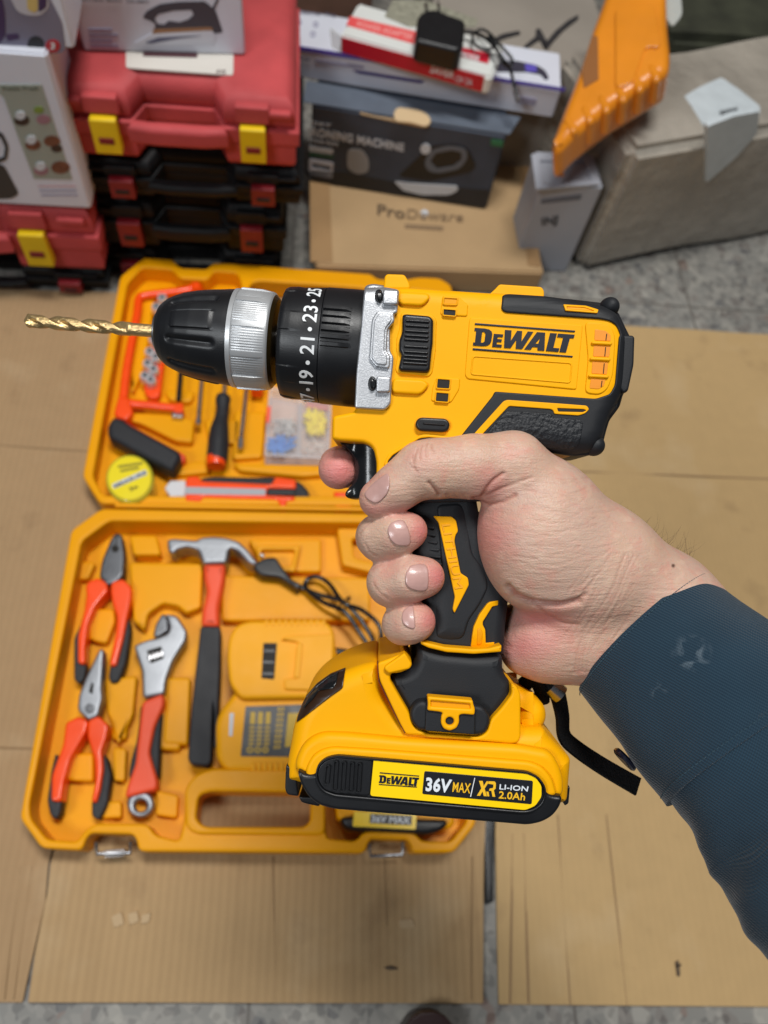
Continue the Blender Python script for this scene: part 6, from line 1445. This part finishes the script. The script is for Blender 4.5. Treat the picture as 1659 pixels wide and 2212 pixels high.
for x, y, r_, m_ in ((115, 640, 42, FD[3]), (205, 585, 28, FD[1]), (230, 635, 38, FD[2]), (175, 770, 42, FD[0]), (275, 750, 44, FD[0]), (300, 790, 30, FD[3]), (218, 905, 40, FD[2]), (320, 890, 50, FD[0])):
    c = C('b1', (x, y))[0]; K_.art('food_picture', 'front', circ(c[0], c[1], r_ * .4, ry=r_ * .27), m_, h=.0014)
for x, y in ((108, 615), (165, 745), (215, 885)):
    c = C('b1', (x, y))[0]; K_.art('cup_picture', 'front', circ(c[0], c[1], 11, ry=9), mat('cup_white', (196, 200, 206), .5), h=.0020)
K_.art('kettle_picture', 'front', C('b1', (-100, 860), (20, 880), (100, 1030), (60, 1055), (-120, 1060)), mat('kettle_steel', (46, 46, 50), .3), h=.0014, r=8)
K_.art('kettle_handle', 'front', C('b1', (-40, 700), (10, 705), (45, 780), (35, 850), (-10, 866), (-40, 860)), MATS['kettle_steel'], h=.0014, r=8, holes=[C('b1', (-30, 725), (2, 730), (26, 782), (20, 835), (-12, 845), (-30, 840))])
for j in range(3): K_.art('print_line', 'front', C('b1', (200 + j * 8, 985 + j * 24), (400 + j * 6, 985 + j * 24), (404 + j * 6, 993 + j * 24), (203 + j * 8, 993 + j * 24)), mat('rose_ink', (196, 160, 166), .6) if j == 0 else MATS['pale_lilac'])
zK = zb + .001 + hK
bl = FLOOR.P(-200, 100, zK); br = FLOOR.P(*C('b1', (385, 298))[0], zK)
A_ = Box('grey_appliance_carton', 'grey and white carton with a red round badge, in the upper left corner', 'carton', bl + Vector((0, .012, 0)), br + Vector((0, .012, 0)), .10, .13, WBX, bev=.002, dent=.0008)
A_.art('lilac_print', 'front', C('b1', (-300, -60), (240, -60), (330, 120), (350, 270), (300, 285), (-300, 280)), LILAC, r=10)
A_.art('inset_picture', 'front', C('b1', (40, -40), (250, -40), (262, 40), (215, 84), (150, 84), (90, 60)), mat('inset_pale', (190, 188, 196), .5), h=.0014, r=10)
A_.art('inset_picture', 'front', C('b1', (140, -40), (200, -40), (200, 55), (180, 70), (145, 50)), mat('inset_gold', (206, 180, 110), .5), h=.0020, r=6)
A_.art('inset_picture', 'front', C('b1', (205, -40), (250, -40), (245, 40), (205, 66)), mat('inset_violet', (66, 46, 84), .5), h=.0020, r=4)
A_.art('dark_shape', 'front', C('b1', (-200, -60), (0, -60), (25, 60), (30, 190), (-10, 240), (-200, 240)), MATS['inset_violet'], h=.0014, r=10)
A_.art('dark_shape', 'front', C('b1', (30, 185), (95, 180), (105, 205), (40, 220)), MATS['inset_violet'], h=.0014, r=3)
c = C('b1', (190, 238))[0]; A_.art('round_badge', 'front', circ(c[0], c[1], 18), DBX2, h=.0014)
c = C('b1', (280, 245))[0]; A_.art('round_badge', 'front', circ(c[0], c[1], 16, ry=14), mat('badge_red', (178, 44, 54), .5), h=.0014)
A_.txt('badge_lettering', '3', 'front', C('b1', (268, 228), (292, 228), (292, 262), (268, 262)), WHT, bold=.02, h=.0020)
# white carton with the dry iron picture
bl = TF.P(*C('b1', (446, 272))[0], .001); br = TF.P(*C('b1', (1302, 292))[0], .001)
I_ = Box('white_iron_carton', 'white carton with a large dry iron picture, standing on the middle red case', 'carton', (bl.x, bl.y, zt_ + .001), (br.x, br.y, zt_ + .001), .09, .14, WBX, bev=.002, dent=.0006)
I_.txt('carton_lettering', 'ELECTRIC IRON  CS-5801', 'front', C('e1', (500, -8), (985, 4), (980, 24), (500, 8)), mat('iron_ink', (96, 98, 108), .6), bold=.01)
IRN = mat('iron_dark_print', (66, 64, 74), .5)
I_.art('iron_handle', 'front', C('e1', (945, 120), (975, 75), (1060, 30), (1180, 14), (1360, 10), (1430, 70), (1480, 215), (1420, 225), (1400, 180), (1020, 195), (1035, 165), (1000, 140)), IRN, r=5,
       holes=[C('e1', (1025, 125), (1050, 95), (1150, 72), (1270, 66), (1285, 100), (1250, 130), (1190, 150), (1120, 140), (1090, 165), (1045, 160))])
I_.art('iron_cord', 'front', C('e1', (1405, 62), (1440, -10), (1456, -8), (1422, 66)), IRN, r=1)
I_.art('iron_band', 'front', C('e1', (1020, 196), (1405, 182), (1415, 205), (1010, 228)), mat('copper_print', (150, 108, 74), .5), h=.0012, r=2)
I_.art('iron_sole', 'front', C('e1', (885, 290), (1000, 226), (1410, 204), (1434, 250), (1420, 286), (1200, 300), (960, 304)), mat('sole_print', (204, 206, 216), .4), h=.0014, r=5)
I_.art('iron_sole', 'front', C('e1', (960, 284), (1050, 250), (1340, 236), (1150, 262), (1000, 292)), mat('sole_shade_print', (86, 88, 112), .4), h=.0018, r=3)
for j in range(4): I_.art('print_line', 'front', C('e1', (585 + j * 5, 190 + j * 36), (745 + (j % 2) * 40, 192 + j * 36), (745 + (j % 2) * 40, 210 + j * 36), (588 + j * 5, 206 + j * 36)), MATS['pale_lilac'], r=1)
